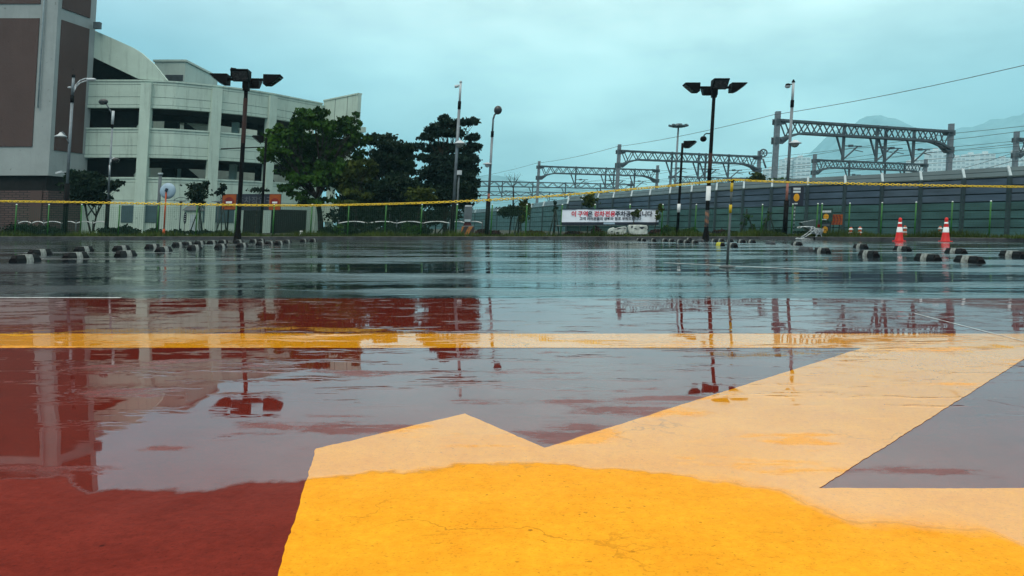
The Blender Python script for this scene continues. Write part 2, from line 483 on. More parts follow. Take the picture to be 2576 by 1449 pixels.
M['warn'] = stripes('hazard_stripes', (0.006, 0.005, 0.004), (0.30, 0.105, 0.010), 0.42, (1, 0, -0.55))
M['pole_stripe'] = stripes('worn_pole_stripes', (0.008, 0.007, 0.007), (0.13, 0.045, 0.010), 0.32, (0.6, 0, 1))
M['bw_stripe'] = stripes('white_dash_stripes', (0.006, 0.012, 0.014), (0.30, 0.36, 0.36), 0.19, (0, 0, 1))


def brick(name, c1, c2, mortar, sc):
    m, nt, b = nodes(name)
    vec = coords(nt)
    sx = nt.nodes.new('ShaderNodeSeparateXYZ'); nt.links.new(vec, sx.inputs[0])
    cx = nt.nodes.new('ShaderNodeCombineXYZ')
    nt.links.new(math_n(nt, 'ADD', sx.outputs['X'], sx.outputs['Y']), cx.inputs[0]); nt.links.new(sx.outputs['Z'], cx.inputs[1])
    t = nt.nodes.new('ShaderNodeTexBrick')
    t.inputs['Scale'].default_value = sc
    t.inputs['Color1'].default_value = (*c1, 1); t.inputs['Color2'].default_value = (*c2, 1); t.inputs['Mortar'].default_value = (*mortar, 1)
    t.inputs['Mortar Size'].default_value = 0.03
    t.inputs['Row Height'].default_value = 0.15; t.inputs['Brick Width'].default_value = 0.5
    nt.links.new(cx.outputs[0], t.inputs['Vector'])
    nt.links.new(t.outputs['Color'], b.inputs['Base Color'])
    b.inputs['Roughness'].default_value = 0.8
    return m


M['brick'] = brick('brown_brick', (0.058, 0.032, 0.029), (0.080, 0.045, 0.041), (0.016, 0.012, 0.012), 1.0)

# ---------------------------------------------------------------- text
def lettering(text, size, mat, parent, center, name='lettering', depth=0.004, bold=0.0):
    cu = bpy.data.curves.new(name, 'FONT')
    cu.body = text; cu.size = size; cu.align_x = 'CENTER'; cu.align_y = 'CENTER'
    cu.offset = bold
    cu.resolution_u = 3
    tmp = bpy.data.objects.new('tmp_text', cu); COL.objects.link(tmp)
    bpy.context.view_layer.update()
    dg = bpy.context.evaluated_depsgraph_get()
    me = bpy.data.meshes.new_from_object(tmp.evaluated_get(dg))
    bpy.data.objects.remove(tmp)
    w = [v.co.x for v in me.vertices]
    off = abs_loc(parent)
    for v in me.vertices:
        x, y = v.co.x, v.co.y
        X = center[0] + x - off.x; Z = center[2] + y - off.z
        v.co = (X + K * Z, center[1] - off.y, Z)
    me.materials.clear(); me.materials.append(mat)
    me.polygons.foreach_set('material_index', [0] * len(me.polygons))
    o = bpy.data.objects.new(name, me); COL.objects.link(o); o.parent = parent
    return o, (max(w) - min(w) if w else 0)

# ---------------------------------------------------------------- foliage helpers
def leaf_cloud(mb, blobs, n, size, flat=0.0, rnd=random, clump=9, spread=0.33, m=0, aspect=0.6):
    """blobs: (centre, (rx, ry, rz)). Leaves gather in clumps near the outside of each blob."""
    vol = [max(1e-3, b[1][0] * b[1][2]) for b in blobs]; tot = sum(vol)
    for (c, r), w in zip(blobs, vol):
        cnt = max(20, int(n * w / tot))
        ncl = max(3, cnt // max(1, int(clump * 6)))
        cl = []
        for _ in range(ncl):
            while True:
                d = Vector((rnd.gauss(0, 1), rnd.gauss(0, 1), rnd.gauss(0, 1)))
                if d.length > 0.1: break
            d.normalize()
            q = rnd.random() ** 0.45
            cl.append((Vector((c[0] + d.x * r[0] * q, c[1] + d.y * r[1] * q, c[2] + d.z * r[2] * q)), rnd.uniform(0.6, 1.25)))
        for _ in range(cnt):
            p0, s0 = rnd.choice(cl)
            s = spread * s0
            p = p0 + Vector((rnd.gauss(0, 1) * s * min(r[0], r[1] * 1.2), rnd.gauss(0, 1) * s * r[1], rnd.gauss(0, 1) * s * r[2] * 0.8))
            a = Vector((rnd.gauss(0, 1), rnd.gauss(0, 1), rnd.gauss(0, 0.7 * (1 - flat)) + 0.02)).normalized()
            e = a.orthogonal().normalized(); g = a.cross(e)
            t = rnd.uniform(0, 6.28)
            e, g = e * math.cos(t) + g * math.sin(t), g * math.cos(t) - e * math.sin(t)
            l = size * rnd.uniform(0.6, 1.35)
            b = len(mb.v)
            mb.v += [tuple(p - e * l * 0.5), tuple(p + g * l * aspect * 0.5), tuple(p + e * l * 0.5), tuple(p - g * l * aspect * 0.5)]
            mb.face((b, b + 1, b + 2, b + 3), m)


def limb(mb, p, q, r0, r1, bend=0.12, n=5, rnd=random):
    p = Vector(p); q = Vector(q); L = (q - p).length
    o = Vector((rnd.uniform(-1, 1), rnd.uniform(-1, 1), rnd.uniform(-0.4, 0.4))) * bend * L
    pts = []
    for i in range(n + 1):
        t = i / n
        pts.append(p.lerp(q, t) + o * math.sin(math.pi * t))
    mb.path(pts, r0, 7, 0, r1)
    return pts


def pblobs(lst, d, deep=1.0, rnd=random, jit=0.25):
    out = []
    for u, v, ru, rv in lst:
        rx = ru * d / F
        dd = d + rnd.uniform(-jit, jit) * rx * 2
        c = P(u, v, dd); rz_ = rv * d / F
        out.append((c, (rx, rx * deep, rz_)))
    return out


def lumps(bl, k, rnd, f=0.5):
    """break each lobe of a crown into smaller tufts with gaps between them"""
    out = []
    for c, r in bl:
        n = max(3, int(k * (0.6 + r[0])))
        for _ in range(n):
            while True:
                d = Vector((rnd.gauss(0, 1), rnd.gauss(0, 1), rnd.gauss(0, 1)))
                if d.length > 0.2: break
            d.normalize(); q = rnd.uniform(0.35, 1.16); g = f * rnd.uniform(0.65, 1.2)
            out.append((Vector((c[0] + d.x * r[0] * q, c[1] + d.y * r[1] * q, c[2] + d.z * r[2] * q)), (max(0.12, r[0] * g), max(0.12, r[1] * g), max(0.10, r[2] * g))))
    return out


def tree(name, base, crowns, d, nleaf, size, leafmat, label, cat, group=None, trunk_r=0.14, flat=0.0, stems=1, fork=0.35, clump=9, spread=0.33, deep=1.0, stakes=None, seed=1, aspect=0.6, jit=0.25, lump=0, lf=0.45):
    rnd = random.Random(seed)
    b = P(*base, d); b.z = max(0.0, min(0.14, b.z))
    root = thing(name, b, label, cat, group)
    bl = pblobs(crowns, d, deep, rnd, jit)
    t = MB()
    top = max(bl, key=lambda x: x[0].z)[0]
    mean = Vector((sum(x[0].x for x in bl) / len(bl), sum(x[0].y for x in bl) / len(bl), sum(x[0].z for x in bl) / len(bl)))
    zf = b.z + (mean.z - b.z) * fork
    for s in range(stems):
        off = Vector(((s - (stems - 1) / 2) * 0.5, 0, 0)) if stems > 1 else Vector((0, 0, 0))
        f0 = Vector((b.x + (mean.x - b.x) * fork, b.y, zf)) + off
        limb(t, b - Vector((0, 0, 0.1)), f0, trunk_r / (1 if stems == 1 else 1.5), trunk_r * 0.75 / (1 if stems == 1 else 1.5), 0.03, 5, rnd)
        for i, (c, r) in enumerate(bl):
            if stems > 1 and i % stems != s: continue
            pts = limb(t, f0, c, trunk_r * 0.5, trunk_r * 0.10, 0.10, 6, rnd)
            for _ in range(4):
                e = Vector(c) + Vector((rnd.uniform(-1, 1) * r[0] * 0.8, rnd.uniform(-1, 1) * r[1] * 0.8, rnd.uniform(-0.7, 0.9) * r[2]))
                limb(t, pts[3], e, trunk_r * 0.16, trunk_r * 0.05, 0.12, 4, rnd)
    t.build('trunk', M['bark'], root, fix=False)
    cmb = MB()
    leaf_cloud(cmb, lumps(bl, lump, rnd, lf) if lump else bl, nleaf, size, flat, rnd, clump, spread, 0, aspect)
    cmb.build('crown', leafmat, root, fix=False)
    if stakes:
        ap, legs = stakes
        a = P(*ap, d)
        for i, lg in enumerate(legs):
            q = P(*lg, d); q.z = 0.05; q.y += (-0.5, -0.3, 0.7)[i % 3]
            k = MB(); k.tube(q, a + (a - q) * 0.06, 0.035, 0.03, 6)
            k.build('support_pole', M['stake'], root)
    return root

# ================================================================ SETTING
KERB = [(-90, 39.8), (12.8, 39.8), (20.8, 34.6), (30.0, 27.0), (44.0, 12.0), (60.0, -12.0)]
g = MB(); g.box(-3400, 3400, -30, 4200, -0.6, -0.06)
tag(g.build('ground', M['soil'], lean=False), kind='structure')
a = MB(); a.poly([(-90, -14, 0)] + [(60, -14, 0)] + [(x, y + 0.02, 0) for x, y in reversed(KERB)])
tag(a.build('asphalt_lot', M['asphalt'], lean=False), kind='structure')
a = MB()
a.poly([(-40, -10, 0.003), (40, -10, 0.003), (40, 7.02, 0.003), (-40, 7.06, 0.003)])
tag(a.build('red_pavement', M['red'], lean=False), kind='structure')
ym = MB()
yz = 0.0042
def gp(pts): return [(*G(u, v), yz) for u, v in pts]
line_a, line_b = G(90, 840), G(90, 877)
dl = G(0, 877)[1]
p1 = G(700, 1449); p2 = G(795, 1132); p3 = G(1170, 1043); p4 = G(1370, 1130); p5 = (G(2170, 877)[0], dl)
p6 = G(2576, 905); p7 = G(2060, 1232); p8 = G(2576, 1235)
ext = ((p6[0] - p7[0]) / (p6[1] - p7[1]))
p6b = (p7[0] + ext * (dl - p7[1]), dl)
slope = (p2[0] - p1[0]) / (p2[1] - p1[1])
pb = (p1[0] - slope * 1.6, p1[1] - 1.6)
def q(p): return (p[0], p[1], yz)
du = G(0, 841)[1]; yr = G(2576, 1430)[1]
outline = [pb, p1, p2, p3, p4, p5, (-9.0, dl), (-9.0, du), (9.0, du), (9.0, dl), p6b, p7, (6.0, p8[1]), (6.0, yr), (1.22, yr), (1.22, pb[1])]
re_ = random.Random(77); rough = []
for (xa, ya), (xb, yb) in zip(outline, outline[1:] + outline[:1]):
    L = math.hypot(xb - xa, yb - ya); n = max(1, min(420, int(L / 0.018))) if ya < 5.5 else 1
    dx, dy = (xb - xa) / L, (yb - ya) / L; w0 = 0.0
    for i in range(n):
        w0 = 0.6 * w0 + re_.gauss(0, 0.0011)
        o = w0 if i else 0.0
        rough.append((xa + (xb - xa) * i / n - dy * o, ya + (yb - ya) * i / n + dx * o, yz))
ym.poly(rough)
tag(ym.build('yellow_paint', M['yellow'], lean=False), kind='structure')
# thin white lines on the lot
wl = MB()
def strip(x0, y0, x1, y1, w, z=0.004):
    dx, dy = x1 - x0, y1 - y0; L = math.hypot(dx, dy); nx, ny = -dy / L * w / 2, dx / L * w / 2
    wl.poly([(x0 + nx, y0 + ny, z), (x1 + nx, y1 + ny, z), (x1 - nx, y1 - ny, z), (x0 - nx, y0 - ny, z)])
strip(-12, 7.13, -3.4, 7.12, 0.07)
strip(-9.0, 15.6, -5.0, 15.6, 0.10); strip(-11.5, 19.3, -8.0, 19.3, 0.10); strip(-10.5, 27.8, -8.2, 27.8, 0.12)
strip(5.2, 26.0, 7.6, 26.0, 0.10); strip(9.3, 21.0, 13.0, 21.0, 0.10); strip(-1.0, 22.0, 1.2, 20.0, 0.10); strip(2.6, 14.0, 4.4, 11.6, 0.08)
tag(wl.build('parking_lines', M['line'], lean=False), kind='structure')
wl = MB(); xa, ya = G(2300, 790); xb, yb = G(2620, 872)
strip(xa, ya, xb, yb, 0.010, 0.0056)
tag(wl.build('thin_white_line', M['line'], lean=False), kind='structure')
# kerb and verge
kb = MB(); kt = MB()
for (x0, y0), (x1, y1) in zip(KERB[:-1], KERB[1:]):
    kb.wall((x0, y0), (x1, y1), -0.05, 0.13, 0.18)
    kt.wall((x0, y0), (x1, y1), 0.13, 0.138, 0.12, off=0.02)
tag(kb.build('kerb', M['kerb'], lean=False), kind='structure')
tag(kt.build('kerb_edge', M['kerb_top'], lean=False), kind='structure')
v = MB()
v.poly([(x, y + 0.1, 0.12) for x, y in KERB] + [(600, -12, 0.12), (600, 700, 0.12), (-600, 700, 0.12), (-600, 39.9, 0.12)])
tag(v.build('verge', M['soil'], lean=False), kind='structure')

# grass along the verge
def kerb_pt(t):
    pts = KERB[:4]; L = [math.hypot(b[0] - a[0], b[1] - a[1]) for a, b in zip(pts, pts[1:])]
    s = t * sum(L)
    for (a0, b0), l in zip(zip(pts, pts[1:]), L):
        if s <= l: return (a0[0] + (b0[0] - a0[0]) * s / l, a0[1] + (b0[1] - a0[1]) * s / l), ((b0[0] - a0[0]) / l, (b0[1] - a0[1]) / l)
        s -= l
    return pts[-1], (1, 0)
gr = MB(); rg = random.Random(3)
for i in range(26000):
    x = rg.uniform(-30, 27)
    if x < 12.8: yk = 39.8
    else: yk = 39.8 - (x - 12.8) * (0.65 if x < 20.8 else 0.72)
    y = yk + 0.22 + abs(rg.gauss(0, 0.9))
    dens = 0.55 if x < 8 else 1.0
    if rg.random() > dens: continue
    h = rg.uniform(0.10, 0.30) * (1.0 if x < 8 else 1.15) * (0.6 + 0.8 * (math.sin(x * 1.7) * 0.5 + 0.5))
    a = rg.uniform(0, 6.28); w = 0.018
    lx, ly = rg.gauss(0, 0.09), rg.gauss(0, 0.09)
    b = len(gr.v)
    gr.v += [(x - w * math.cos(a), y - w * math.sin(a), 0.12), (x + w * math.cos(a), y + w * math.sin(a), 0.12), (x + lx, y + ly, 0.12 + h)]
    gr.face((b, b + 1, b + 2))
tag(gr.build('grass', M['grass'], fix=False, lean=False), 'uneven grass and weeds growing along the kerb below the fence', 'grass', kind='stuff')

# hills
def hill(name, ridge, d, base, depth):
    mb = MB(); rr = random.Random(11)
    n = 90; rows = 7
    u0, u1 = ridge[0][0], ridge[-1][0]
    def top(u):
        for (a0, b0), (a1, b1) in zip(ridge, ridge[1:]):
            if a0 <= u <= a1:
                t = (u - a0) / (a1 - a0); t = t * t * (3 - 2 * t)
                return b0 + (b1 - b0) * t
        return ridge[-1][1]
    grid = []
    for i in range(n + 1):
        u = u0 + (u1 - u0) * i / n
        zt = H + (V0 - top(u)) / F * d + rr.uniform(-9, 9)
        for j in range(rows):
            t = j / (rows - 1)
            z = -2 + (zt + 2) * math.sin(t * math.pi / 2) + (rr.uniform(-5, 5) if 0 < j < rows - 1 else 0)
            grid.append(((u - U0) / F * d, d - depth * (1 - t), z))
    mb.v = grid
    for i in range(n):
        for j in range(rows - 1):
            mb.face((i * rows + j, (i + 1) * rows + j, (i + 1) * rows + j + 1, i * rows + j + 1), 0, True)
    tag(mb.build(name, M['hill'], lean=False), kind='structure')
hill('hills', [(1850, 470), (2000, 400), (2120, 320), (2200, 292), (2270, 322), (2330, 345), (2420, 325), (2500, 303), (2600, 282), (2750, 262), (2950, 300), (3300, 400), (3500, 560)], 4000, 0, 900)
hill('far_hills', [(700, 560), (1000, 470), (1180, 440), (1260, 445), (1400, 470), (1700, 480), (2000, 470), (2400, 500)], 3900, 0, 500)

# ================================================================ PARKING BUILDING
gx0 = P(300, 447, 57)
garage = thing('parking_garage', (-22.0, 57.0, 0.0), 'white concrete parking garage with curved ramps and dark open storeys', 'parking garage')
FL = [(-31.6, 57.0), (-26.0, 57.0), (-24.2, 57.6), (-21.95, 59.2), (-20.3, 60.8), (-18.95, 62.7), (-17.6, 65.2), (-16.3, 67.7)]
def inset(line, t):
    out = []
    for i, p in enumerate(line):
        a = line[max(0, i - 1)]; b = line[min(len(line) - 1, i + 1)]
        d = Vector((b[0] - a[0], b[1] - a[1])).normalized()
        out.append((p[0] - d.y * t, p[1] + d.x * t))
    return out
def ribbon(mb, line, z0, z1, t, m=0, off=0.0):
    A = inset(line, off); B = inset(line, off + t)
    for i in range(len(line) - 1):
        mb.hexa([(*A[i], z0), (*A[i + 1], z0), (*B[i + 1], z0), (*B[i], z0), (*A[i], z1), (*A[i + 1], z1), (*B[i + 1], z1), (*B[i], z1)], m)
for z0, z1 in ((8.87, 10.72), (5.41, 7.38), (0.0, 3.95)):
    w = MB(); ribbon(w, FL, z0, z1, 0.22)
    if z0 > 0:
        ribbon(w, FL, z0 + 0.02, z0 + 0.20, 0.05, 0, -0.05)      # drip ledge
    ribbon(w, FL, z1 + 0.003, z1 + 0.12, 0.34, 0, -0.06)         # coping
    w.build('parapet', M['wall'], garage)
    j = MB()
    zs = [z0 + 0.23, z0 + (z1 - z0) * 0.42, z1 - 0.22] if z0 > 0 else [z1 - 0.25, 2.45]
    for zz in zs: ribbon(j, FL, zz, zz + 0.022, 0.02, 0, -0.008)
    j.build('joint', M['groove'], garage)
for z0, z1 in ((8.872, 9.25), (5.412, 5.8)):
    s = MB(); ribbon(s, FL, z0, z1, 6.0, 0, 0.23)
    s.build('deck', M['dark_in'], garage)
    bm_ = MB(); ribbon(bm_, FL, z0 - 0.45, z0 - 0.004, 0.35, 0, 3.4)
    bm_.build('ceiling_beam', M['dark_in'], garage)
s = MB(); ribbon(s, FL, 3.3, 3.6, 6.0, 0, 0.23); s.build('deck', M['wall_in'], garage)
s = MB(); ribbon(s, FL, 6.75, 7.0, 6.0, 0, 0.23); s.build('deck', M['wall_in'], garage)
# columns of the facade
for u, v0, i in ((357, 420, 1), (545, 440, 3), (700, 460, 5), (795, 460, 7)):
    x, y = FL[i] if i != 7 else FL[7]
    c = MB(); a0 = FL[max(0, i - 1)]; b0 = FL[min(7, i + 1)]
    dv = Vector((b0[0] - a0[0], b0[1] - a0[1])).normalized(); nn = Vector((-dv.y, dv.x))
    h2 = 0.36
    pa = Vector((x, y)) - dv * h2 - nn * 0.20; pb_ = Vector((x, y)) + dv * h2 - nn * 0.20
    c.wall(pa, pb_, 0, 10.6, 0.5)
    c.build('column', M['wall'], garage)
# the ramp core seen through the open storeys: pale walls lit from the open middle
core = MB()
IN = inset(FL, 9.5)
core.wall((-34, 70.6), (-18.2, 73.0), 0, 10.9, 0.3)
core.build('ramp_core', M['wall_in'], garage)
for zb in (4.02, 7.42):
    for i, (u0_, u1_, kind) in enumerate(((405, 438, 'post'), (445, 452, 'post'), (455, 520, 'tri'), (575, 590, 'post'), (640, 655, 'post'), (665, 700, 'tri'))):
        if zb > 5 and i in (1,): continue
        d = 61.5 + max(0, (u0_ - 520)) * 0.03
        zt = zb + (0.95 if zb < 5 else 0.75)
        pl = P(u0_, 450, d); pr = P(u1_, 450, d)
        if kind == 'post':
            k = MB(); k.box(pl.x, pr.x, d, d + 0.5, zb - 0.5, zt + 0.5); k.build('inner_column', M['dark_in'] if i % 2 == 0 else M['wall_in'], garage)  # the near-black ones carry interior shade in their colour
        else:
            k = MB(); k.prism([(pl.x, d, zb - 0.3), (pr.x, d, zb - 0.3), (pl.x, d, zt + 0.3)], (0, 0.4, 0)); k.build('ramp_slope', M['dark_in'], garage)  # near-black wedge, ramp shade put into its colour
# dark first bay: near-black walls added to stand for its shade
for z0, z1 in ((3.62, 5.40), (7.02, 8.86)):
    k = MB(); k.box(-31.5, -26.6, 58.4, 58.6, z0, z1); k.build('bay_shade_wall', M['dark_in'], garage)
for zb in (4.02, 7.42):
    k = MB(); pl = P(338, 450, 58.1)
    k.prism([(pl.x, 58.1, zb - 0.3), (pl.x + 1.0, 58.1, zb - 0.3), (pl.x + 1.0, 58.1, zb + 0.72), (pl.x + 0.2, 58.1, zb + 0.62), (pl.x - 0.05, 58.1, zb + 0.3)], (0, 0.25, 0))
    k.build('inner_parapet', M['wall'], garage)
# side wing
WG = [(-16.25, 67.9), (-12.7, 64.3)]
w = MB(); w.wall(WG[0], WG[1], 8.5, 11.0, 0.3); w.wall(WG[0], WG[1], 11.003, 11.12, 0.4, off=-0.05)
w.wall(WG[0], WG[1], 4.6, 6.2, 0.3); w.wall(WG[0], WG[1], 1.0, 2.6, 0.3)
w.wall(WG[0], WG[1], 8.1, 8.497, 0.9); w.wall(WG[0], WG[1], 4.2, 4.597, 0.9)
w.build('wing', M['wall'], garage)
for t in (0.30, 0.72):
    c = MB(); x = WG[0][0] + (WG[1][0] - WG[0][0]) * t; y = WG[0][1] + (WG[1][1] - WG[0][1]) * t
    c.box(x - 0.3, x + 0.3, y + 0.6, y + 1.2, 0, 8.09); c.build('column', M['wall'], garage)
for t in (0.35, 0.7):
    jx = MB(); x0 = WG[0][0] + (WG[1][0] - WG[0][0]) * t; y0 = WG[0][1] + (WG[1][1] - WG[0][1]) * t
    jx.wall((x0, y0), (x0 + 0.035, y0 - 0.035), 8.5, 11.0, 0.02, off=-0.008); jx.build('joint', M['groove'], garage)
# roof ramp
def pp(lst, d): return [tuple(P(u, v, d)) for u, v in lst]
rw = MB()
outl = [(236, 76), (280, 95), (333, 119), (355, 132.5), (389, 163), (421, 203), (347.6, 198), (233, 143.4)]
rw.prism(pp(outl, 57.3), (0, 0.3, 0)); rw.build('ramp_wall', M['wall'], garage)
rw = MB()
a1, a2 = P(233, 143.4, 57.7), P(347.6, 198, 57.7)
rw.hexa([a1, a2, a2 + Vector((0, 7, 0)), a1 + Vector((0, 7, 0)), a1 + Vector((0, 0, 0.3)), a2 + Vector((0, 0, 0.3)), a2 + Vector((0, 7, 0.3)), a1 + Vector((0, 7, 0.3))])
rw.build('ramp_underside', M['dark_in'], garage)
rw = MB(); rw.prism(pp([(224, 136), (352, 197.5), (352, 215), (224, 215)], 58.6), (0, 0.2, 0)); rw.build('ramp_shade', M['dark_in'], garage)  # near-black slab added to stand for the shade below the ramp
ph = MB(); ph.box(-28.7, -26.3, 64, 71, 9.3, 13.5); ph.box(-28.8, -26.2, 63.9, 71.1, 13.503, 13.66)
ph.build('roof_house', M['wall_in'], garage)
lv = MB(); c0 = P(415, 188, 63.9); c1 = P(459, 203, 63.9)
lv.box(c0.x, c1.x, 63.93, 63.985, c1.z, c0.z)
for i in range(5):
    zz = c1.z + (c0.z - c1.z) * (i + 0.5) / 5; lv.box(c0.x + 0.05, c1.x - 0.05, 63.9, 63.925, zz - 0.02, zz + 0.02)
lv.build('louvre', M['louvre'], garage)
# ground storey fittings
def front_y(x):
    for (xa, ya), (xb, yb) in zip(FL, FL[1:]):
        if xa <= x <= xb: return ya + (yb - ya) * (x - xa) / (xb - xa)
    return FL[-1][1]
def on_facade(mb, u0_, u1_, z0, z1, t, d):
    def fx(u):
        dd = d
        for _ in range(20): dd = 0.5 * dd + 0.5 * front_y(P(u, 545, dd).x)
        return P(u, 545, dd).x
    xa = fx(u0_); xb = fx(u1_)
    line = [(xa, front_y(xa))] + [p_ for p_ in FL if xa + 0.05 < p_[0] < xb - 0.05] + [(xb, front_y(xb))]
    ribbon(mb, line, z0, z1, t - 0.004, 0, -t)
for u0_, u1_ in ((305, 395), (498, 588)):
    s = MB(); on_facade(s, u0_, u1_, 0.92, 2.1, 0.06, 57.6); s.build('shutter', M['shutter'], garage)
s = MB(); on_facade(s, 612, 770, 0.0, 1.95, 0.05, 60.5); s.build('entrance_shade', M['dark_in'], garage)  # near-black sheet on the wall, stands for the shaded entrance
s = MB(); on_facade(s, 655, 664, 1.15, 2.0, 0.09, 60.5); on_facade(s, 668, 680, 1.3, 2.0, 0.09, 60.5); s.build('entrance_pillar', M['tower_frame'], garage)
fl = MB(); p = P(247, 64, 56.9); fl.box(p.x - 0.25, p.x + 0.2, 56.7, 57.0, p.z - 0.25, p.z + 0.2); fl.build('floodlight', M['louvre'], garage)

# sign over the entrance
def wall_sign():
    d = 57.9
    a0, b1 = P(560, 487, d), P(706, 527, d)
    yb = 57.3
    a0 = P(560, 488, yb); b1 = P(706, 529, yb)
    root = thing('entrance_sign', ((a0.x + b1.x) / 2, yb, 0.6), 'dark entrance sign with two orange squares above the garage entrance', 'sign')
    s = MB(); s.box(a0.x, b1.x, yb, yb + 0.15, b1.z, a0.z); s.build('panel', M['navy'], root)
    for u0_, u1_, v1 in ((562, 594, 527), (680, 706, 528)):
        q0 = P(u0_, 489, yb); q1 = P(u1_, v1, yb)
        s = MB(); s.box(q0.x, q1.x, yb - 0.03, yb - 0.004, q1.z, q0.z); sq = s.build('orange_square', M['sign_orange'], root)
        cx, cz = (q0.x + q1.x) / 2, (q0.z + q1.z) / 2; r = (q1.x - q0.x) * 0.36
        e = MB(); e.prism([(cx + r * math.cos(t), yb - 0.036, cz + r * math.sin(t)) for t in [math.pi * 2 * i / 20 for i in range(20)]], (0, -0.012, 0))
        em = e.build('emblem', M['sign_red'], sq, lean=True)
        e = MB(); e.box(cx - r * 0.62, cx + r * 0.62, yb - 0.062, yb - 0.052, cz - r * 0.30, cz + r * 0.12); e.build('white_bar', M['white'], sq)
    c = P(642, 505, yb - 0.02)
    lettering('주차장입구', 0.55, M['sign_dim'], root, (c.x, yb - 0.012, c.z), bold=0.008)
    for u in (575, 693):
        q0 = P(u, 528, yb)
        s = MB(); s.tube((q0.x, yb + 0.08, 0.1), (q0.x, yb + 0.08, q0.z), 0.06); s.build('post', M['black'], root)
wall_sign()

# tower block at the left
tower = thing('tower_block', (-34.0, 54.0, 0.0), 'tall tower block with brown panels framed in pale concrete beside the garage', 'tower block')
TX = -30.7
t = MB(); t.hexa([(-52, 53.8, 3.98), (TX, 53.8, 3.98), (-30.0, 57.3, 3.98), (-52, 70, 3.98), (-52, 53.8, 24), (TX, 53.8, 24), (-30.0, 57.3, 24), (-52, 70, 24)])
t.build('frame', M['tower_frame'], tower)
for z0, z1 in ((5.87, 14.3), (15.25, 22.0)):
    t = MB(); t.box(-45, TX - 1.15, 53.74, 53.796, z0, z1); t.build('wall_panel', M['tower_panel'], tower)
    t = MB(); sx_ = (TX + 0.7 / 3.5 * 0.35, 53.8 + 0.35); ex_ = (TX + 0.7 * 0.83, 53.8 + 3.5 * 0.83)
    t.wall((TX + 0.7 * 0.1, 54.15), (TX + 0.7 * 0.83, 56.7), z0 - 0.2, z1, 0.05, off=-0.054)
    t.build('wall_panel', M['tower_panel'], tower)
t = MB(); t.tube((-31.55, 53.65, 8.4), (-31.55, 53.65, 24), 0.05); t.build('drain_pipe', M['bracket'], tower)
t = MB(); t.hexa([(-52, 54.1, 3.0), (TX - 0.25, 54.1, 3.0), (-30.3, 57.3, 3.0), (-52, 68, 3.0), (-52, 54.1, 3.976), (TX - 0.25, 54.1, 3.976), (-30.3, 57.3, 3.976), (-52, 68, 3.976)])
t.build('recessed_band', M['dark_in'], tower)
t = MB(); t.hexa([(-52, 53.9, 0), (TX, 53.9, 0), (-30.05, 57.2, 0), (-52, 68, 0), (-52, 53.9, 2.997), (TX, 53.9, 2.997), (-30.05, 57.2, 2.997), (-52, 68, 2.997)])
t.build('brick_base', M['brick'], tower)
t = MB(); t.box(TX - 1.1, TX - 0.35, 53.80, 53.895, 0, 2.99); t.build('corner_pier', M['tower_panel'], tower)

# ================================================================ FENCE, BANNER
def fence_y(x):
    return 41.3 if x < 12.6 else 41.3 - (x - 12.6) * 0.68
fence = thing('wire_fence', (0, 41.3, 0.12), 'green wire mesh fence with bright green posts along the kerb', 'fence')
xs = []
for u4 in (60, 190, 321, 473, 628, 783, 939, 1091, 1242, 1390, 1539, 1682, 1823, 1963, 2102, 2243, 2374, 2514, 2645, 2779, 2912, 3044, 3165, 3265, 3282, 3393, 3522, 3658, 3803, 3957, 4110):
    u = u4 / 1.59
    d = 41.3
    for _ in range(8):
        x = (u - U0) / F * d - K * 0.2; d = fence_y(x)
    xs.append((x, d))
for x, y in xs:
    pm = MB(); pm.tube((x, y, 0.1), (x, y, 1.72), 0.036, n=8); 
    po = pm.build('post', M['post_green'], fence)
    cp = MB(); cp.ball((x, y, 1.73), 0.042, 0.042, 0.035, 8, 5); cp.build('cap', M['white'], po)
for (x0, y0), (x1, y1) in zip(xs[:-1], xs[1:]):
    if abs(x1 - x0) < 0.3: continue
    w = MB()
    for i in range(15):
        z = 0.2 + i * 0.1
        w.bar((x0 + 0.04, y0, z), (x1 - 0.04, y1, z), 0.009, 0.009)
    n = max(6, int(abs(x1 - x0) / 0.1))
    for i in range(1, n):
        t_ = i / n
        w.bar((x0 + (x1 - x0) * t_, y0 + (y1 - y0) * t_ + 0.012, 0.18), (x0 + (x1 - x0) * t_, y0 + (y1 - y0) * t_ + 0.012, 1.62), 0.006, 0.006)
    w.build('wire_panel', M['mesh_green'], fence)

bd = 41.05
ba, bb = P(2253 / 1.59, 835 / 1.59, bd), P(2637 / 1.59, 898 / 1.59, bd)
banner = thing('banner', ((ba.x + bb.x) / 2, bd, bb.z), 'white banner with red and black Korean lettering tied to the green fence', 'banner')
cl = MB(); nx = 40
zt, zb = ba.z - 0.035, bb.z + 0.12
def bw(i): return bd + 0.02 * math.sin(i * 0.55) + 0.010 * math.sin(i * 1.7)
for i in range(nx):
    x0 = ba.x + (bb.x - ba.x) * i / nx; x1 = ba.x + (bb.x - ba.x) * (i + 1) / nx
    cl.hexa([(x0, bw(i), zb), (x1, bw(i + 1), zb), (x1, bw(i + 1) + 0.01, zb), (x0, bw(i) + 0.01, zb), (x0, bw(i), zt), (x1, bw(i + 1), zt), (x1, bw(i + 1) + 0.01, zt), (x0, bw(i) + 0.01, zt)])
cl.build('cloth', M['cloth'], banner)
cl = MB(); cl.box(ba.x, bb.x, bd - 0.025, bd + 0.02, zt + 0.002, ba.z + 0.01); cl.build('hem', M['navy'], banner)
cl = MB(); cl.box(ba.x, bb.x, bd - 0.025, bd + 0.02, bb.z - 0.02, zb - 0.002); cl.build('hem', M['navy'], banner)
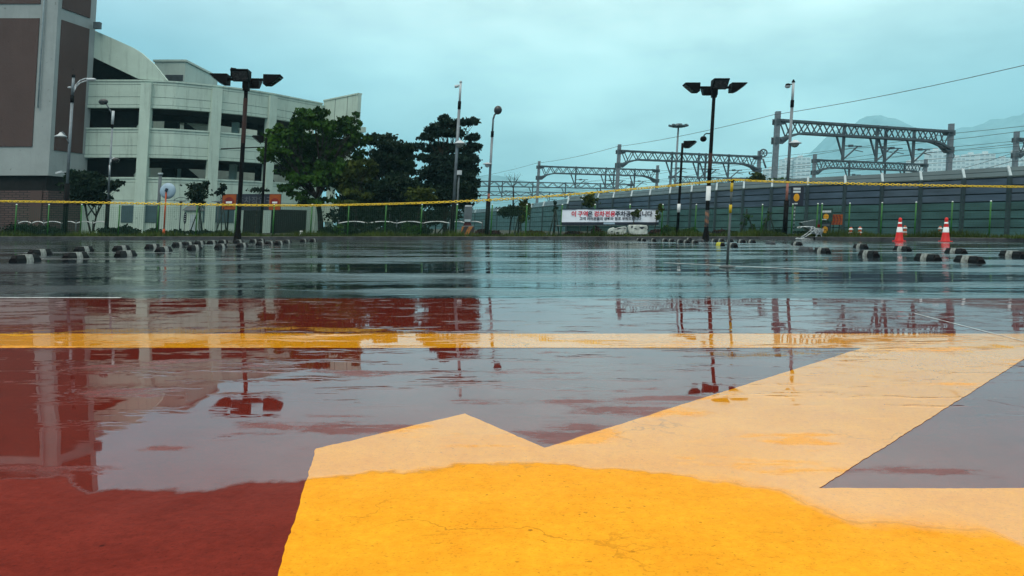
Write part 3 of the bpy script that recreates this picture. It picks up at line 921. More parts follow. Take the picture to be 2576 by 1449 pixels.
cl = MB(); cl.box((ba.x + bb.x) / 2 - 0.05 - 0.28, (ba.x + bb.x) / 2 - 0.05 + 0.28, bd - 0.04, bd - 0.027, bb.z + 0.01, zb - 0.02); cl.build('name_tag', M['mirror'], banner)
cl = MB()
cl.tube((ba.x - 0.25, bd + 0.05, bb.z - 0.05), (bb.x + 0.05, bd + 0.05, bb.z - 0.05), 0.012, n=5)
cl.build('rope', M['band'], banner)
ty = bd - 0.034
zl = zt - 0.24
words_ = [('이', 'r', 2299), ('구역', 'r', 2335), ('은', 'k', 2364), ('경차', 'r', 2400), ('전용', 'r', 2444), ('주차공간입니다', 'k', 2538)]
for wd, c, u4 in words_:
    x = P(u4 / 1.59, 850 / 1.59, bd).x
    lettering(wd, 0.29, M['ink_red' if c == 'r' else 'ink_black'], banner, (x, ty, zl), bold=0.010)
lettering('고객 여러분들의 양해와 협조 부탁드립니다', 0.175, M['ink_black'], banner, (P(2445 / 1.59, 870 / 1.59, bd).x, ty, zb + 0.16), bold=0.005)

# ================================================================ NOISE BARRIER
barrier = thing('noise_barrier', (14, 70, 0), 'long green and blue panelled noise barrier with a tilted pale top beside the railway', 'noise barrier')
def bar_run(lst, hk, zgreen):
    out = []
    for u4, yk in lst:
        d = hk * 3275 / (906.3 - yk)
        p_ = P(u4 / 1.59, yk / 1.59, d)
        out.append((p_.x, d))
    return out
runs = [([(4640, 680), (4430, 689), (4230, 698), (4038, 707), (3854, 716), (3683, 724.5), (3528, 731), (3379, 737.5), (3230, 744), (3086, 751), (2973, 757), (2864, 763.5), (2764, 770), (2678, 776), (2598, 782.5), (2524, 788), (2452, 793), (2390, 797.5), (2328, 802.5), (2269, 806)], 2.8, 2.08),
        ([(2269, 817), (2172, 827), (2124, 833), (2060, 840), (1990, 846), (1900, 852), (1800, 858), (1690, 864), (1560, 870)], 2.25, 2.3)]
rb = random.Random(31)
for lst, hk, zg in runs:
    pts = bar_run(lst, hk, zg); zk = hk + H
    for i, (x, y) in enumerate(pts):
        pm = MB(); pm.box(x - 0.075, x + 0.075, y - 0.16, y + 0.10, 0, zk + 0.02); po = pm.build('post', M['bar_post'], barrier)
        br = MB(); br.bar((x, y - 0.10, zk + 0.03), (x + 0.16, y + 0.45, zk + 0.62), 0.14, 0.12); br.build('bracket', M['bracket'], po)
    for (x1, y1), (x0, y0) in zip(pts[:-1], pts[1:]):
        if hk < 2.5: ng, nb = 5, 0
        else: ng, nb = 4, 3
        gm = MB()
        hgt = (zg - 0.1) / ng if nb else (zk - 0.1) / ng
        for k in range(ng): gm.wall((x0, y0), (x1, y1), 0.1 + k * hgt, 0.1 + (k + 1) * hgt - 0.07, 0.1)
        gm.wall((x0, y0), (x1, y1), 0.0, 0.1 + ng * hgt, 0.04, 1, off=0.102)
        gm.build('green_panel', [M['bar_green' + rb.choice(('', '_worn', '_pale'))], M['groove_dark']], barrier)
        if nb:
            bmm = MB(); h2 = (zk - zg) / nb
            for k in range(nb): bmm.wall((x0, y0), (x1, y1), zg + k * h2, zg + (k + 1) * h2 - 0.07, 0.1)
            bmm.wall((x0, y0), (x1, y1), zg, zk, 0.04, 1, off=0.102)
            bmm.build('blue_panel', [M['bar_blue' + rb.choice(('', '_worn', '_pale'))], M['groove_dark']], barrier)
        tm = MB()
        for k in range(2):
            t0, t1 = k * 0.5 + 0.02, k * 0.5 + 0.46
            A = (x0 + 0.16 * t0, y0 + 0.5 * t0, zk + 0.05 + 0.56 * t0); B = (x1 + 0.16 * t0, y1 + 0.5 * t0, zk + 0.05 + 0.56 * t0)
            C = (x1 + 0.16 * t1, y1 + 0.5 * t1, zk + 0.05 + 0.56 * t1); D = (x0 + 0.16 * t1, y0 + 0.5 * t1, zk + 0.05 + 0.56 * t1)
            tm.prism([A, B, C, D], (0.0, 0.04, -0.04))
        tm.build('canopy_panel', M['bar_top'], barrier)
        rm = MB(); rm.bar((x0, y0 - 0.03, zk + 0.02), (x1, y1 - 0.03, zk + 0.02), 0.05, 0.05); rm.build('rail', M['groove'], barrier)

# ================================================================ RAILWAY GANTRIES
def gantry(x, y, vec, ht, label, tubes=(0.36, 0.55, 0.60, 0.77), fat=1.0, group='railway gantries behind the barrier'):
    root = thing('rail_gantry', (x, y, 0), label, 'rail gantry', group)
    V = Vector((vec[0], vec[1], 0)); L = V.length; dv = V / L; nn = Vector((-dv.y, dv.x, 0))
    O = Vector((x, y, 0))
    def at(t, o, z): return O + dv * t + nn * o + Vector((0, 0, z))
    zt = ht - 0.78; zb = zt - 1.0
    w = 0.19 * fat
    for t in (0, L):
        mm = MB(); a = at(t, 0, 0)
        mm.bar(a, a + Vector((0, 0, ht)), 0.42 * fat, 0.42 * fat); mm.build('mast', M['steel'], root)
        s = 1 if t == 0 else -1
        for zc, hh in ((zt - 0.12, 0.5), (zb - 0.75, 0.6)):
            for o in (-0.27, 0.27):
                b_ = MB(); b_.prism([at(t - s * 0.3, o, zc - hh / 2), at(t + s * 0.5, o, zc - hh / 2), at(t + s * 1.3, o, zc + hh / 2), at(t - s * 0.3, o, zc + hh / 2)], nn * 0.04)
                b_.build('bracket_plate', M['gantry'], root)
    bm_ = MB()
    n = 14
    def low(t):
        e = min(t, L - t)
        return zb - 0.75 * max(0.0, 1 - e / 2.6) ** 1.2
    for o in (-0.3, 0.3):
        bm_.bar(at(0.1, o, zt), at(L - 0.1, o, zt), w, w)
        st = [0.2 + (L - 0.4) * i / 24 for i in range(25)]
        for a, b in zip(st, st[1:]): bm_.bar(at(a, o, low(a)), at(b, o, low(b)), w, w)
        for i in range(n):
            a = 0.5 + (L - 1.0) * i / n; b = 0.5 + (L - 1.0) * (i + 0.5) / n; c = 0.5 + (L - 1.0) * (i + 1) / n
            bm_.bar(at(a, o, zt), at(b, o, low(b)), 0.085 * fat, 0.085 * fat); bm_.bar(at(b, o, low(b)), at(c, o, zt), 0.085 * fat, 0.085 * fat)
    for i in range(n + 1):
        a = 0.5 + (L - 1.0) * i / n
        bm_.bar(at(a, -0.3, zt), at(a, 0.3, zt), 0.07, 0.07); bm_.bar(at(a, -0.3, low(a)), at(a, 0.3, low(a)), 0.07, 0.07)
    bm_.build('beam', M['gantry'], root)
    for i, tt in enumerate(tubes):
        t = tt * L
        tm = MB(); tm.bar(at(t, 0, zb - 2.2), at(t, 0, zt + 0.16), 0.22 * fat, 0.22 * fat)
        tm.bar(at(t - 0.9, 0, zb), at(t - 0.1, 0, zb - 1.7), 0.13 * fat, 0.13 * fat)
        to = tm.build('drop_tube', M['gantry'], root)
        cm = MB()
        s = 1
        cm.bar(at(t + 0.1, 0, zb - 0.9), at(t + 2.2, 0, zb - 0.85), 0.09 * fat, 0.09 * fat)
        cm.bar(at(t + 0.1, 0, zb - 2.1), at(t + 1.7, 0, zb - 0.9), 0.11 * fat, 0.11 * fat)
        cm.bar(at(t + 0.7, 0, zb - 0.88), at(t + 1.1, 0, zb - 0.86), 0.22 * fat, 0.22 * fat)
        cm.bar(at(t + 1.2, 0, zb - 1.2), at(t + 2.4, 0, zb - 1.35), 0.06 * fat, 0.06 * fat)
        cm.build('cantilever_arm', M['gantry'], to)
    return root
BV = (19.6, 8.5)
GPOS = [(22.45, 71), (12.45, 99.5), (3.55, 125), (-9.5, 165), (-24, 210)]
glab = ['nearest steel rail gantry, tall masts and arched truss, behind the thin white camera pole',
        'steel rail gantry behind the black two-armed lamp pole, second in the receding row',
        'steel rail gantry above the banner, third in the receding row',
        'hazy steel rail gantry right of the pine tree, fourth in the receding row',
        'faintest steel rail gantry low behind the pine tree, last in the row']
gantry(*GPOS[0], BV, 10.6, glab[0])
gantry(*GPOS[1], BV, 10.6, glab[1])
gantry(*GPOS[2], BV, 10.6, glab[2], (0.3, 0.55, 0.62, 0.8))
gantry(*GPOS[3], (35, 14), 10.6, glab[3], (0.2, 0.38, 0.58, 0.8))
gantry(*GPOS[4], (48, 16), 10.6, glab[4], (0.3, 0.5, 0.7))
gantry(52.4, 86, BV, 10.6, 'steel rail gantry cut off by the right edge, behind the barrier')
gantry(41.2, 113, BV, 10.6, 'steel rail gantry seen low through the nearest gantry, on the farther tracks', (0.3, 0.62, 0.8))
gantry(28.5, 150, BV, 10.6, 'small hazy steel rail gantry low between the two black lamp poles', (0.3, 0.62, 0.8))

def wire_obj(pts, label, r=0.02, sag=0.0):
    p0 = Vector(pts[0])
    root_loc = (p0.x, p0.y, p0.z)
    mb = MB()
    full = []
    for a, b in zip(pts, pts[1:]):
        a = Vector(a); b = Vector(b)
        for i in range(8):
            t = i / 8
            full.append(a.lerp(b, t) - Vector((0, 0, sag * 4 * t * (1 - t))))
    full.append(Vector(pts[-1]))
    full = [Vector((p_.x + K * p_.z, p_.y, p_.z)) for p_ in full]
    mb.path(full, r, 5)
    o = mb.build('overhead_wire', M['wire'], lean=False, loc=(full[0].x, full[0].y, full[0].z))
    return tag(o, label, 'overhead wire', 'overhead wires of the railway')
def along(off_t, z, ids=range(-1, 5)):
    out = []
    b = Vector((19.6, 8.5, 0))
    for i in ids:
        if i == -1: base = Vector((31.2, 46, 0))
        else: base = Vector((GPOS[i][0], GPOS[i][1], 0))
        q_ = base + b * off_t; out.append((q_.x, q_.y, z))
    return out
wire_obj(along(-0.02, 10.3), 'single high wire sloping from the top right edge down past the mast tops', 0.022, 0.25)
wire_obj(along(1.02, 9.7), 'wire from the far mast of the nearest gantry to the right edge', 0.022, 0.2)
for i, (ot, z) in enumerate(((0.40, 7.7), (0.40, 6.6), (0.66, 7.7), (0.66, 6.6), (0.86, 7.7), (0.86, 6.6))):
    wire_obj(along(ot, z), ['upper wire of the left track under the gantries', 'lower wire of the left track under the gantries',
                            'upper wire of the middle track under the gantries', 'lower wire of the middle track under the gantries',
                            'upper wire of the right track under the gantries', 'lower wire of the right track under the gantries'][i], 0.018, 0.3 if z > 7 else 0.05)
for i, (dx, z, lb) in enumerate(((30, 8.6, 'topmost of the thick insulated wires between the right gantries'), (33, 7.4, 'lower thick insulated wire between the right gantries'), (36, 6.6, 'lowest thin wire between the right gantries'))):
    pts = [(22.45 + dx - 4 * i, 71 + 14, z), (41.2 + 20 - i * 3, 113 + 8, z - 0.4)]
    wire_obj([(70, 62, z + 0.4)] + pts, lb, 0.028, 0.3)
# tensioning wheels on the masts
for (u, v_, d, lb) in ((1932, 385, 71, 'dark tension pulley beside the left mast of the nearest gantry'), (2403, 392, 80, 'dark tension wheel beside the right mast of the nearest gantry')):
    c = P(u, v_, d)
    mb = MB()
    for i in range(18):
        a0 = 2 * math.pi * i / 18; a1 = 2 * math.pi * (i + 1) / 18
        mb.tube((c.x + 0.32 * math.cos(a0), d, c.z + 0.32 * math.sin(a0)), (c.x + 0.32 * math.cos(a1), d, c.z + 0.32 * math.sin(a1)), 0.06, n=5)
    for i in range(3):
        a0 = math.pi * i / 3
        mb.tube((c.x - 0.3 * math.cos(a0), d, c.z - 0.3 * math.sin(a0)), (c.x + 0.3 * math.cos(a0), d, c.z + 0.3 * math.sin(a0)), 0.04, n=5)
    mb.tube((c.x, d, c.z - 0.5), (c.x + (-0.1 if u > 2000 else 0.3), d, c.z - 1.3), 0.08, n=5)
    mb.bar((c.x, d, c.z), (c.x + (0.75 if u < 2000 else -0.6), d, c.z), 0.07, 0.07)
    tag(mb.build('tension_wheel', M['gantry'], loc=(c.x + K * c.z, c.y, c.z)), lb, 'tension wheel')

# ================================================================ LAMPS AND POLES
def flood_head(root, c, ang, s=1.0, mat='black'):
    """wedge floodlight: flat top, back towards the pole, glass sloping out and up"""
    ca, sa = math.cos(ang), math.sin(ang)
    def w(r, t, z): return (c[0] + ca * r - sa * t, c[1] + sa * r + ca * t, c[2] + z)
    hw = 0.33 * s
    prof = [(0.70 * s, 0.17 * s), (1.36 * s, 0.17 * s), (1.38 * s, 0.14 * s), (0.93 * s, -0.21 * s), (0.70 * s, -0.21 * s)]
    h = MB(); h.prism([w(r, -hw, z) for r, z in prof], Vector(w(0, hw * 2, 0)) - Vector(w(0, 0, 0)))
    ho = h.build('lamp_head', M[mat], root)
    gz = MB()
    pr = [(1.32 * s, 0.088 * s), (0.97 * s, -0.184 * s)]
    off = 0.012
    gz.prism([w(pr[0][0], -hw * 0.85, pr[0][1] - off), w(pr[0][0], hw * 0.85, pr[0][1] - off), w(pr[1][0], hw * 0.85, pr[1][1] - off), w(pr[1][0], -hw * 0.85, pr[1][1] - off)], (0, 0, -0.012))
    gz.build('glass', M['glass_dark'], ho)
    return ho

def big_lamp(ub, vb, vtop, rot, label, kind):
    d = F * H / (vb - V0)
    b = P(ub, vb, d)
    root = thing('lamp_post', (b.x, d, 0), label, 'lamp post', 'black four-headed lamp posts in the lot')
    zt = H + (V0 - vtop) / F * d - 0.16
    p_ = MB(); p_.lathe((b.x, d, 0), [(0.19, 0), (0.17, 0.05), (0.115, 0.42), (0.092, 0.55), (0.085, zt * 0.6), (0.075, zt - 0.1)], 12)
    p_.build('pole', M['black'], root)
    if kind == 'left':
        rz = [(3.95, 5.75)]
        cb = MB(); zc = H + (V0 - 372) / F * d
        cb.tube((b.x - 0.86, d - 0.02, zc - 0.04), (b.x + 0.84, d - 0.02, zc + 0.03), 0.022, n=6); cb.build('crossbar', M['black'], root)
        cb = MB(); cb.tube((b.x - 0.64, d, zt + 0.05), (b.x - 0.64, d, zt + 0.48), 0.028, n=6); cb.bar((b.x - 0.64, d, zt + 0.42), (b.x - 0.46, d, zt + 0.40), 0.09, 0.10); cb.build('camera', M['black'], root)
    else:
        rz = [(3.2, 3.9)]
        cm = MB(); zc = H + (V0 - 336) / F * d
        cm.path([(b.x - 0.05, d, zc), (b.x - 0.26, d, zc), (b.x - 0.34, d, zc - 0.08), (b.x - 0.34, d, zc - 0.12)], 0.025, 6)
        co = cm.build('camera_arm', M['black'], root)
        dm = MB(); dm.ball((b.x - 0.36, d, zc - 0.24), 0.15, 0.15, 0.13, 12, 8); dm.build('dome_camera', M['black'], co)
        st = MB(); st.lathe((b.x, d, 0), [(0.094, 0.62), (0.092, 1.35)], 12); st.build('striped_sleeve', M['pole_stripe'], root)
        wb = MB(); wb.lathe((b.x, d, 0), [(0.105, 1.78), (0.105, 2.42)], 12); wb.build('white_sleeve', M['white'], root)
    for z0, z1 in rz:
        rr = MB(); rr.lathe((b.x, d, 0), [(0.088, z0), (0.086, z1)], 12); rr.build('rust_patch', M['rust'], root)
    ar = MB()
    for k in range(4):
        a = rot + k * math.pi / 2
        ar.bar((b.x, d, zt), (b.x + math.cos(a) * 0.7, d + math.sin(a) * 0.7, zt), 0.09, 0.1)
    ar.bar((b.x, d, zt - 0.45), (b.x, d, zt + 0.05), 0.22, 0.22)
    ar.build('arms', M['black'], root)
    for k in range(4):
        flood_head(root, (b.x, d, zt), rot + k * math.pi / 2)
big_lamp(597, 609, 190, R(5.5), 'black four-headed lamp post with a crossbar in front of the parking garage', 'left')
big_lamp(1775, 605, 211, R(-0.5), 'black four-headed lamp post with dome camera and white sleeve by the banner', 'right')

def small_flood(ub, vtop, d, label, band, headsign):
    b = P(ub, 590, d); root = thing('floodlight_pole', (b.x, d, 0.1), label, 'floodlight pole', 'slim black floodlight poles at the fence')
    zt = H + (V0 - vtop) / F * d
    m_ = MB(); m_.tube((b.x, d, 0.08), (b.x, d, zt - 0.1), 0.075, 0.06, 10); m_.build('pole', M['black'], root)
    if band:
        z0 = H + (V0 - 534) / F * d; z1 = H + (V0 - 513) / F * d
        m_ = MB(); m_.tube((b.x, d, z0), (b.x, d, z1), 0.085, n=10); m_.build('white_sleeve', M['white'], root)
    c = (b.x - headsign * 0.35, d, zt - 0.12)
    flood_head(root, (b.x - headsign * 0.55 * 1.0, d - 0.2, zt - 0.2), R(-20) if headsign > 0 else R(200), 0.85)
small_flood(1704, 355, 40.8, 'slim black floodlight pole with white sleeve right of the banner', True, 1)
small_flood(656, 342, 43.0, 'slim black floodlight pole between the entrance sign and the big tree', False, -1)

def tube_pole(root, x, d, segs):
    """segs: (z0, z1, radius, material, part name)"""
    for z0, z1, r, mt, nm in segs:
        m_ = MB(); m_.tube((x, d, z0), (x, d, z1), r, n=10); m_.build(nm, M[mt], root)

def zz(v_, d): return H + (V0 - v_) / F * d

def bell_lamp(root, x, d, z, s=1.0):
    m_ = MB(); m_.lathe((x, d, z), [(0.08 * s, 0.12 * s), (0.28 * s, -0.02 * s), (0.44 * s, -0.10 * s), (0.42 * s, -0.13 * s), (0.02, -0.12 * s)], 14)
    o = m_.build('lamp_shade', M['lamp_white'], root)
    m_ = MB(); m_.ball((x, d, z - 0.13 * s), 0.28 * s, 0.28 * s, 0.26 * s, 12, 6, 0, 0.5, 1.0); m_.build('bulb_cover', M['band'], o)

# camera pole in front of the pine
d = 41.9; b = P(1137, 592, d)
root = thing('camera_pole', (b.x, d, 0.1), 'white camera pole with a hanging shade lamp in front of the pine tree', 'camera pole', 'white camera poles behind the fence')
tube_pole(root, b.x, d, [(0.1, 1.9, 0.11, 'black', 'dark_sleeve'), (1.9, zz(275, d), 0.075, 'steel', 'pole'), (zz(275, d), zz(255, d), 0.085, 'black', 'clamp_box'), (zz(255, d), zz(207, d), 0.06, 'lamp_white', 'top_section')])
m_ = MB(); m_.tube((b.x, d, zz(207, d)), (b.x, d, zz(203, d)), 0.09, 0.02, 8); m_.tube((b.x, d, zz(215, d)), (b.x - 0.16, d, zz(214, d)), 0.025, n=6); m_.tube((b.x - 0.30, d, zz(218, d)), (b.x - 0.10, d, zz(216, d)), 0.075, n=8); m_.build('camera', M['lamp_white'], root)
bell_lamp(root, b.x + 0.14, d - 0.15, zz(358, d), 0.75)
# camera pole at the right
d = 40.6; b = P(1974, 590, d)
root = thing('camera_pole', (b.x, d, 0.1), 'white camera pole with black dome camera in front of the nearest rail gantry', 'camera pole', 'white camera poles behind the fence')
tube_pole(root, b.x, d, [(0.1, zz(505, d), 0.12, 'black', 'dark_sleeve'), (zz(505, d), zz(460, d), 0.065, 'rust_pink', 'rusty_section'), (zz(460, d), zz(270, d), 0.075, 'steel', 'pole'), (zz(270, d), zz(252, d), 0.09, 'black', 'clamp_box'), (zz(252, d), zz(207, d), 0.065, 'lamp_white', 'top_section')])
m_ = MB(); m_.tube((b.x, d, zz(207, d)), (b.x, d, zz(200, d)), 0.10, 0.03, 8); m_.build('cap', M['black'], root)
m_ = MB(); m_.tube((b.x, d, zz(212, d)), (b.x - 0.2, d, zz(212, d)), 0.03, n=6); m_.ball((b.x - 0.27, d, zz(214, d)), 0.13, 0.13, 0.09, 10, 6); co = m_.build('dome_camera', M['black'], root)
m_ = MB(); m_.ball((b.x - 0.27, d, zz(216, d)), 0.15, 0.15, 0.12, 10, 5, 0, 0.5, 1.0); m_.build('dome', M['lamp_white'], co)
bell_lamp(root, b.x + 0.2, d - 0.15, zz(357, d), 0.75)
# lamp with round head, centre
d = 42.5; b = P(1224, 592, d)
root = thing('street_lamp', (b.x, d, 0.1), 'thin street lamp with a round head right of the pine tree', 'street lamp', 'street lamps behind the fence')
tube_pole(root, b.x, d, [(0.1, zz(500, d), 0.12, 'black', 'dark_sleeve'), (zz(500, d), zz(487, d), 0.07, 'rust_pink', 'rusty_section'), (zz(487, d), zz(345, d), 0.065, 'steel', 'pole'), (zz(345, d), zz(330, d), 0.08, 'black', 'clamp_box'), (zz(330, d), zz(300, d), 0.05, 'gantry', 'upper_pole')])
m_ = MB(); m_.path([(b.x, d, zz(300, d)), (b.x + 0.05, d, zz(290, d)), (b.x + 0.16, d, zz(283, d))], 0.05, 7); m_.build('arm', M['gantry'], root)
m_ = MB(); m_.ball((b.x + 0.22, d, zz(277, d)), 0.21, 0.13, 0.23, 14, 10); m_.build('lamp_head', M['glass_dark'], root)
m_ = MB(); m_.lathe((b.x - 0.16, d - 0.1, zz(413, d)), [(0.03, 0.08), (0.24, 0.02), (0.25, -0.01), (0.12, -0.03), (0.13, -0.12), (0.02, -0.18)], 12); m_.build('side_lamp', M['lamp_white'], root)
# left lamp with arched arms
d = 42.0; b = P(162, 592, d)
root = thing('street_lamp', (b.x, d, 0.1), 'grey street lamp with arched arms in front of the tower block', 'street lamp', 'street lamps behind the fence')
tube_pole(root, b.x, d, [(0.1, zz(462, d), 0.13, 'black', 'dark_sleeve'), (zz(462, d), zz(258, d), 0.075, 'steel', 'pole'), (zz(258, d), zz(240, d), 0.095, 'black', 'clamp_box'), (zz(240, d), zz(195, d), 0.07, 'steel', 'upper_pole'), (zz(195, d), zz(188, d), 0.09, 'black', 'cap')])
for o_ in (0.0, 0.13):
    m_ = MB(); z0 = zz(232, d) + o_
    m_.path([(b.x + 0.05, d, z0), (b.x + 0.16, d, z0 + 0.28), (b.x + 0.36, d, z0 + 0.48), (b.x + 0.60, d, z0 + 0.57), (b.x + 0.75, d, z0 + 0.58)], 0.032, 7); m_.build('arm', M['lamp_white'], root)
m_ = MB(); m_.ball((b.x + 0.92, d, zz(200, d)), 0.26, 0.12, 0.08, 12, 6); m_.build('lamp_head', M['lamp_white'], root)
m_ = MB(); m_.ball((b.x - 0.16, d, zz(220, d)), 0.12, 0.08, 0.05, 10, 6); m_.build('camera', M['lamp_white'], root)
m_ = MB(); m_.path([(b.x, d - 0.05, zz(362, d)), (b.x - 0.1, d - 0.1, zz(350, d)), (b.x - 0.26, d - 0.1, zz(336, d)), (b.x - 0.38, d - 0.1, zz(332, d))], 0.03, 7); m_.build('arm', M['louvre'], root)
m_ = MB(); m_.lathe((b.x - 0.42, d - 0.1, zz(344, d)), [(0.05, 0.22), (0.14, 0.10), (0.30, 0.02), (0.29, -0.02), (0.02, -0.03)], 12); m_.build('lamp_shade', M['lamp_white'], root)
m_ = MB(); m_.bar((b.x - 0.55, d - 0.1, zz(436, d)), (b.x - 0.25, d - 0.1, zz(432, d)), 0.12, 0.10); m_.bar((b.x - 0.27, d - 0.1, zz(434, d)), (b.x, d, zz(432, d)), 0.03, 0.03); m_.build('camera', M['lamp_white'], root)
# second left lamp
d = 43.0; b = P(267, 592, d)
root = thing('street_lamp', (b.x, d, 0.1), 'grey street lamp with dark tilted head in front of the dark first garage bay', 'street lamp', 'street lamps behind the fence')
tube_pole(root, b.x, d, [(0.1, zz(500, d), 0.11, 'black', 'dark_sleeve'), (zz(500, d), zz(322, d), 0.05, 'steel', 'pole'), (zz(322, d), zz(313, d), 0.07, 'black', 'collar'), (zz(313, d), zz(279, d), 0.07, 'lamp_white', 'white_sleeve')])
m_ = MB(); m_.path([(b.x - 0.05, d, zz(285, d)), (b.x - 0.2, d, zz(275, d)), (b.x - 0.38, d, zz(262, d))], 0.035, 7); m_.build('arm', M['louvre'], root)
m_ = MB(); m_.ball((b.x - 0.55, d, zz(256, d)), 0.26, 0.12, 0.16, 12, 8); m_.build('lamp_head', M['glass_dark'], root)
m_ = MB(); m_.path([(b.x + 0.02, d - 0.05, zz(440, d)), (b.x + 0.02, d - 0.08, zz(415, d)), (b.x + 0.10, d - 0.1, zz(402, d)), (b.x + 0.24, d - 0.1, zz(397, d))], 0.04, 7); m_.build('curved_arm', M['lamp_white'], root)
m_ = MB(); m_.lathe((b.x + 0.32, d - 0.1, zz(402, d)), [(0.05, 0.10), (0.20, 0.02), (0.20, -0.02), (0.16, -0.12), (0.02, -0.18)], 12); m_.build('side_lamp', M['glass_dark'], root)
# short camera post by the pine
d = 44.0; b = P(1146, 592, d)
root = thing('camera_post', (b.x, d, 0.1), 'short grey post with a white box camera below the pine tree', 'camera post')
tube_pole(root, b.x, d, [(0.1, zz(440, d), 0.05, 'louvre', 'post')])
m_ = MB(); m_.box(b.x - 0.14, b.x + 0.14, d - 0.2, d + 0.15, zz(440, d), zz(429, d)); m_.build('camera', M['lamp_white'], root)
# plain post near the round mirror
d = 43.5; b = P(395, 592, d)
root = thing('sign_post', (b.x, d, 0.1), 'plain dark grey post standing behind the round mirror', 'post')
tube_pole(root, b.x, d, [(0.1, zz(440, d), 0.085, 'louvre', 'post'), (zz(440, d), zz(435, d), 0.13, 'bracket', 'cap')])
# round mirror on orange pole
d = 40.9; b = P(412, 591, d)
root = thing('traffic_mirror', (b.x, d, 0.1), 'round convex traffic mirror seen from behind on a thin orange pole', 'traffic mirror')
tube_pole(root, b.x, d, [(0.1, 0.5, 0.065, 'orange', 'base_sleeve'), (0.5, zz(478, d), 0.04, 'orange', 'pole')])
m_ = MB(); c = (b.x + 0.03, d + 0.12, zz(480, d))
b0 = len(m_.v)
for rr_, yy_ in ((0.40, 0.0), (0.38, -0.05), (0.26, -0.10), (0.1, -0.13)):
    for j in range(28):
        a = 2 * math.pi * j / 28; m_.v.append((c[0] + rr_ * math.cos(a), c[1] + yy_, c[2] + rr_ * math.sin(a)))
for i in range(3):
    for j in range(28):
        k = (j + 1) % 28; m_.face((i * 28 + j, i * 28 + k, (i + 1) * 28 + k, (i + 1) * 28 + j), 0, True)
m_.face(tuple(84 + j for j in range(28))); m_.face(tuple(reversed(range(28))))
m_.build('mirror_disc', M['mirror'], root)
m_ = MB(); m_.bar((b.x, d - 0.05, zz(482, d)), (b.x + 0.05, d - 0.05, zz(474, d)), 0.1, 0.1); m_.build('clamp', M['navy'], root)
# high mast light far away
hm = P(1692, 570, 150)
root = thing('high_mast_light', (hm.x, 150, 0), 'pale tall mast with a ring of lamps far behind the gantries', 'mast light')
m_ = MB(); m_.tube((hm.x, 150, 0), (hm.x, 150, 19.0), 0.28, 0.16, 8); m_.build('mast', M['steel'], root)
m_ = MB(); m_.lathe((hm.x, 150, 18.9), [(0.9, -0.1), (1.2, 0.05), (0.9, 0.35), (0.3, 0.6)], 14)
for k in range(8):
    a = 2 * math.pi * k / 8; m_.bar((hm.x + math.cos(a) * 1.0, 150 + math.sin(a) * 1.0, 18.95), (hm.x + math.cos(a) * 1.8, 150 + math.sin(a) * 1.8, 19.15), 0.5, 0.3)
m_.build('lamp_ring', M['gantry'], root)

# ================================================================ CHAIN AND POST
pd = F * H / (673 - V0)
pp_ = P(1829, 673, pd)
root = thing('chain_post', (pp_.x, pd, 0.0), 'thin grey and yellow banded post holding up the yellow chain', 'post')
zs_ = [(0.0, zz(1070 / 1.59, pd) + 0.02, 0)]
tube_pole(root, pp_.x, pd, [(0.0, zz(852 / 1.59, pd), 0.019, 'post_grey', 'tube'), (zz(852 / 1.59, pd), zz(819 / 1.59, pd), 0.022, 'post_yellow', 'yellow_band'),
                            (zz(819 / 1.59, pd), zz(767 / 1.59, pd), 0.019, 'post_grey', 'tube'), (zz(767 / 1.59, pd), zz(731 / 1.59, pd), 0.022, 'post_yellow', 'yellow_band'),
                            (zz(731 / 1.59, pd), zz(716 / 1.59, pd), 0.021, 'black', 'cap')])
m_ = MB(); m_.lathe((pp_.x, pd, 0.008), [(0.13, 0.0), (0.12, 0.02), (0.03, 0.035)], 14); m_.build('base_plate', M['post_grey'], root)
m_ = MB(); m_.bar((pp_.x - 0.06, pd, zz(722 / 1.59, pd)), (pp_.x + 0.06, pd, zz(722 / 1.59, pd)), 0.02, 0.03); m_.build('hook', M['post_grey'], root)

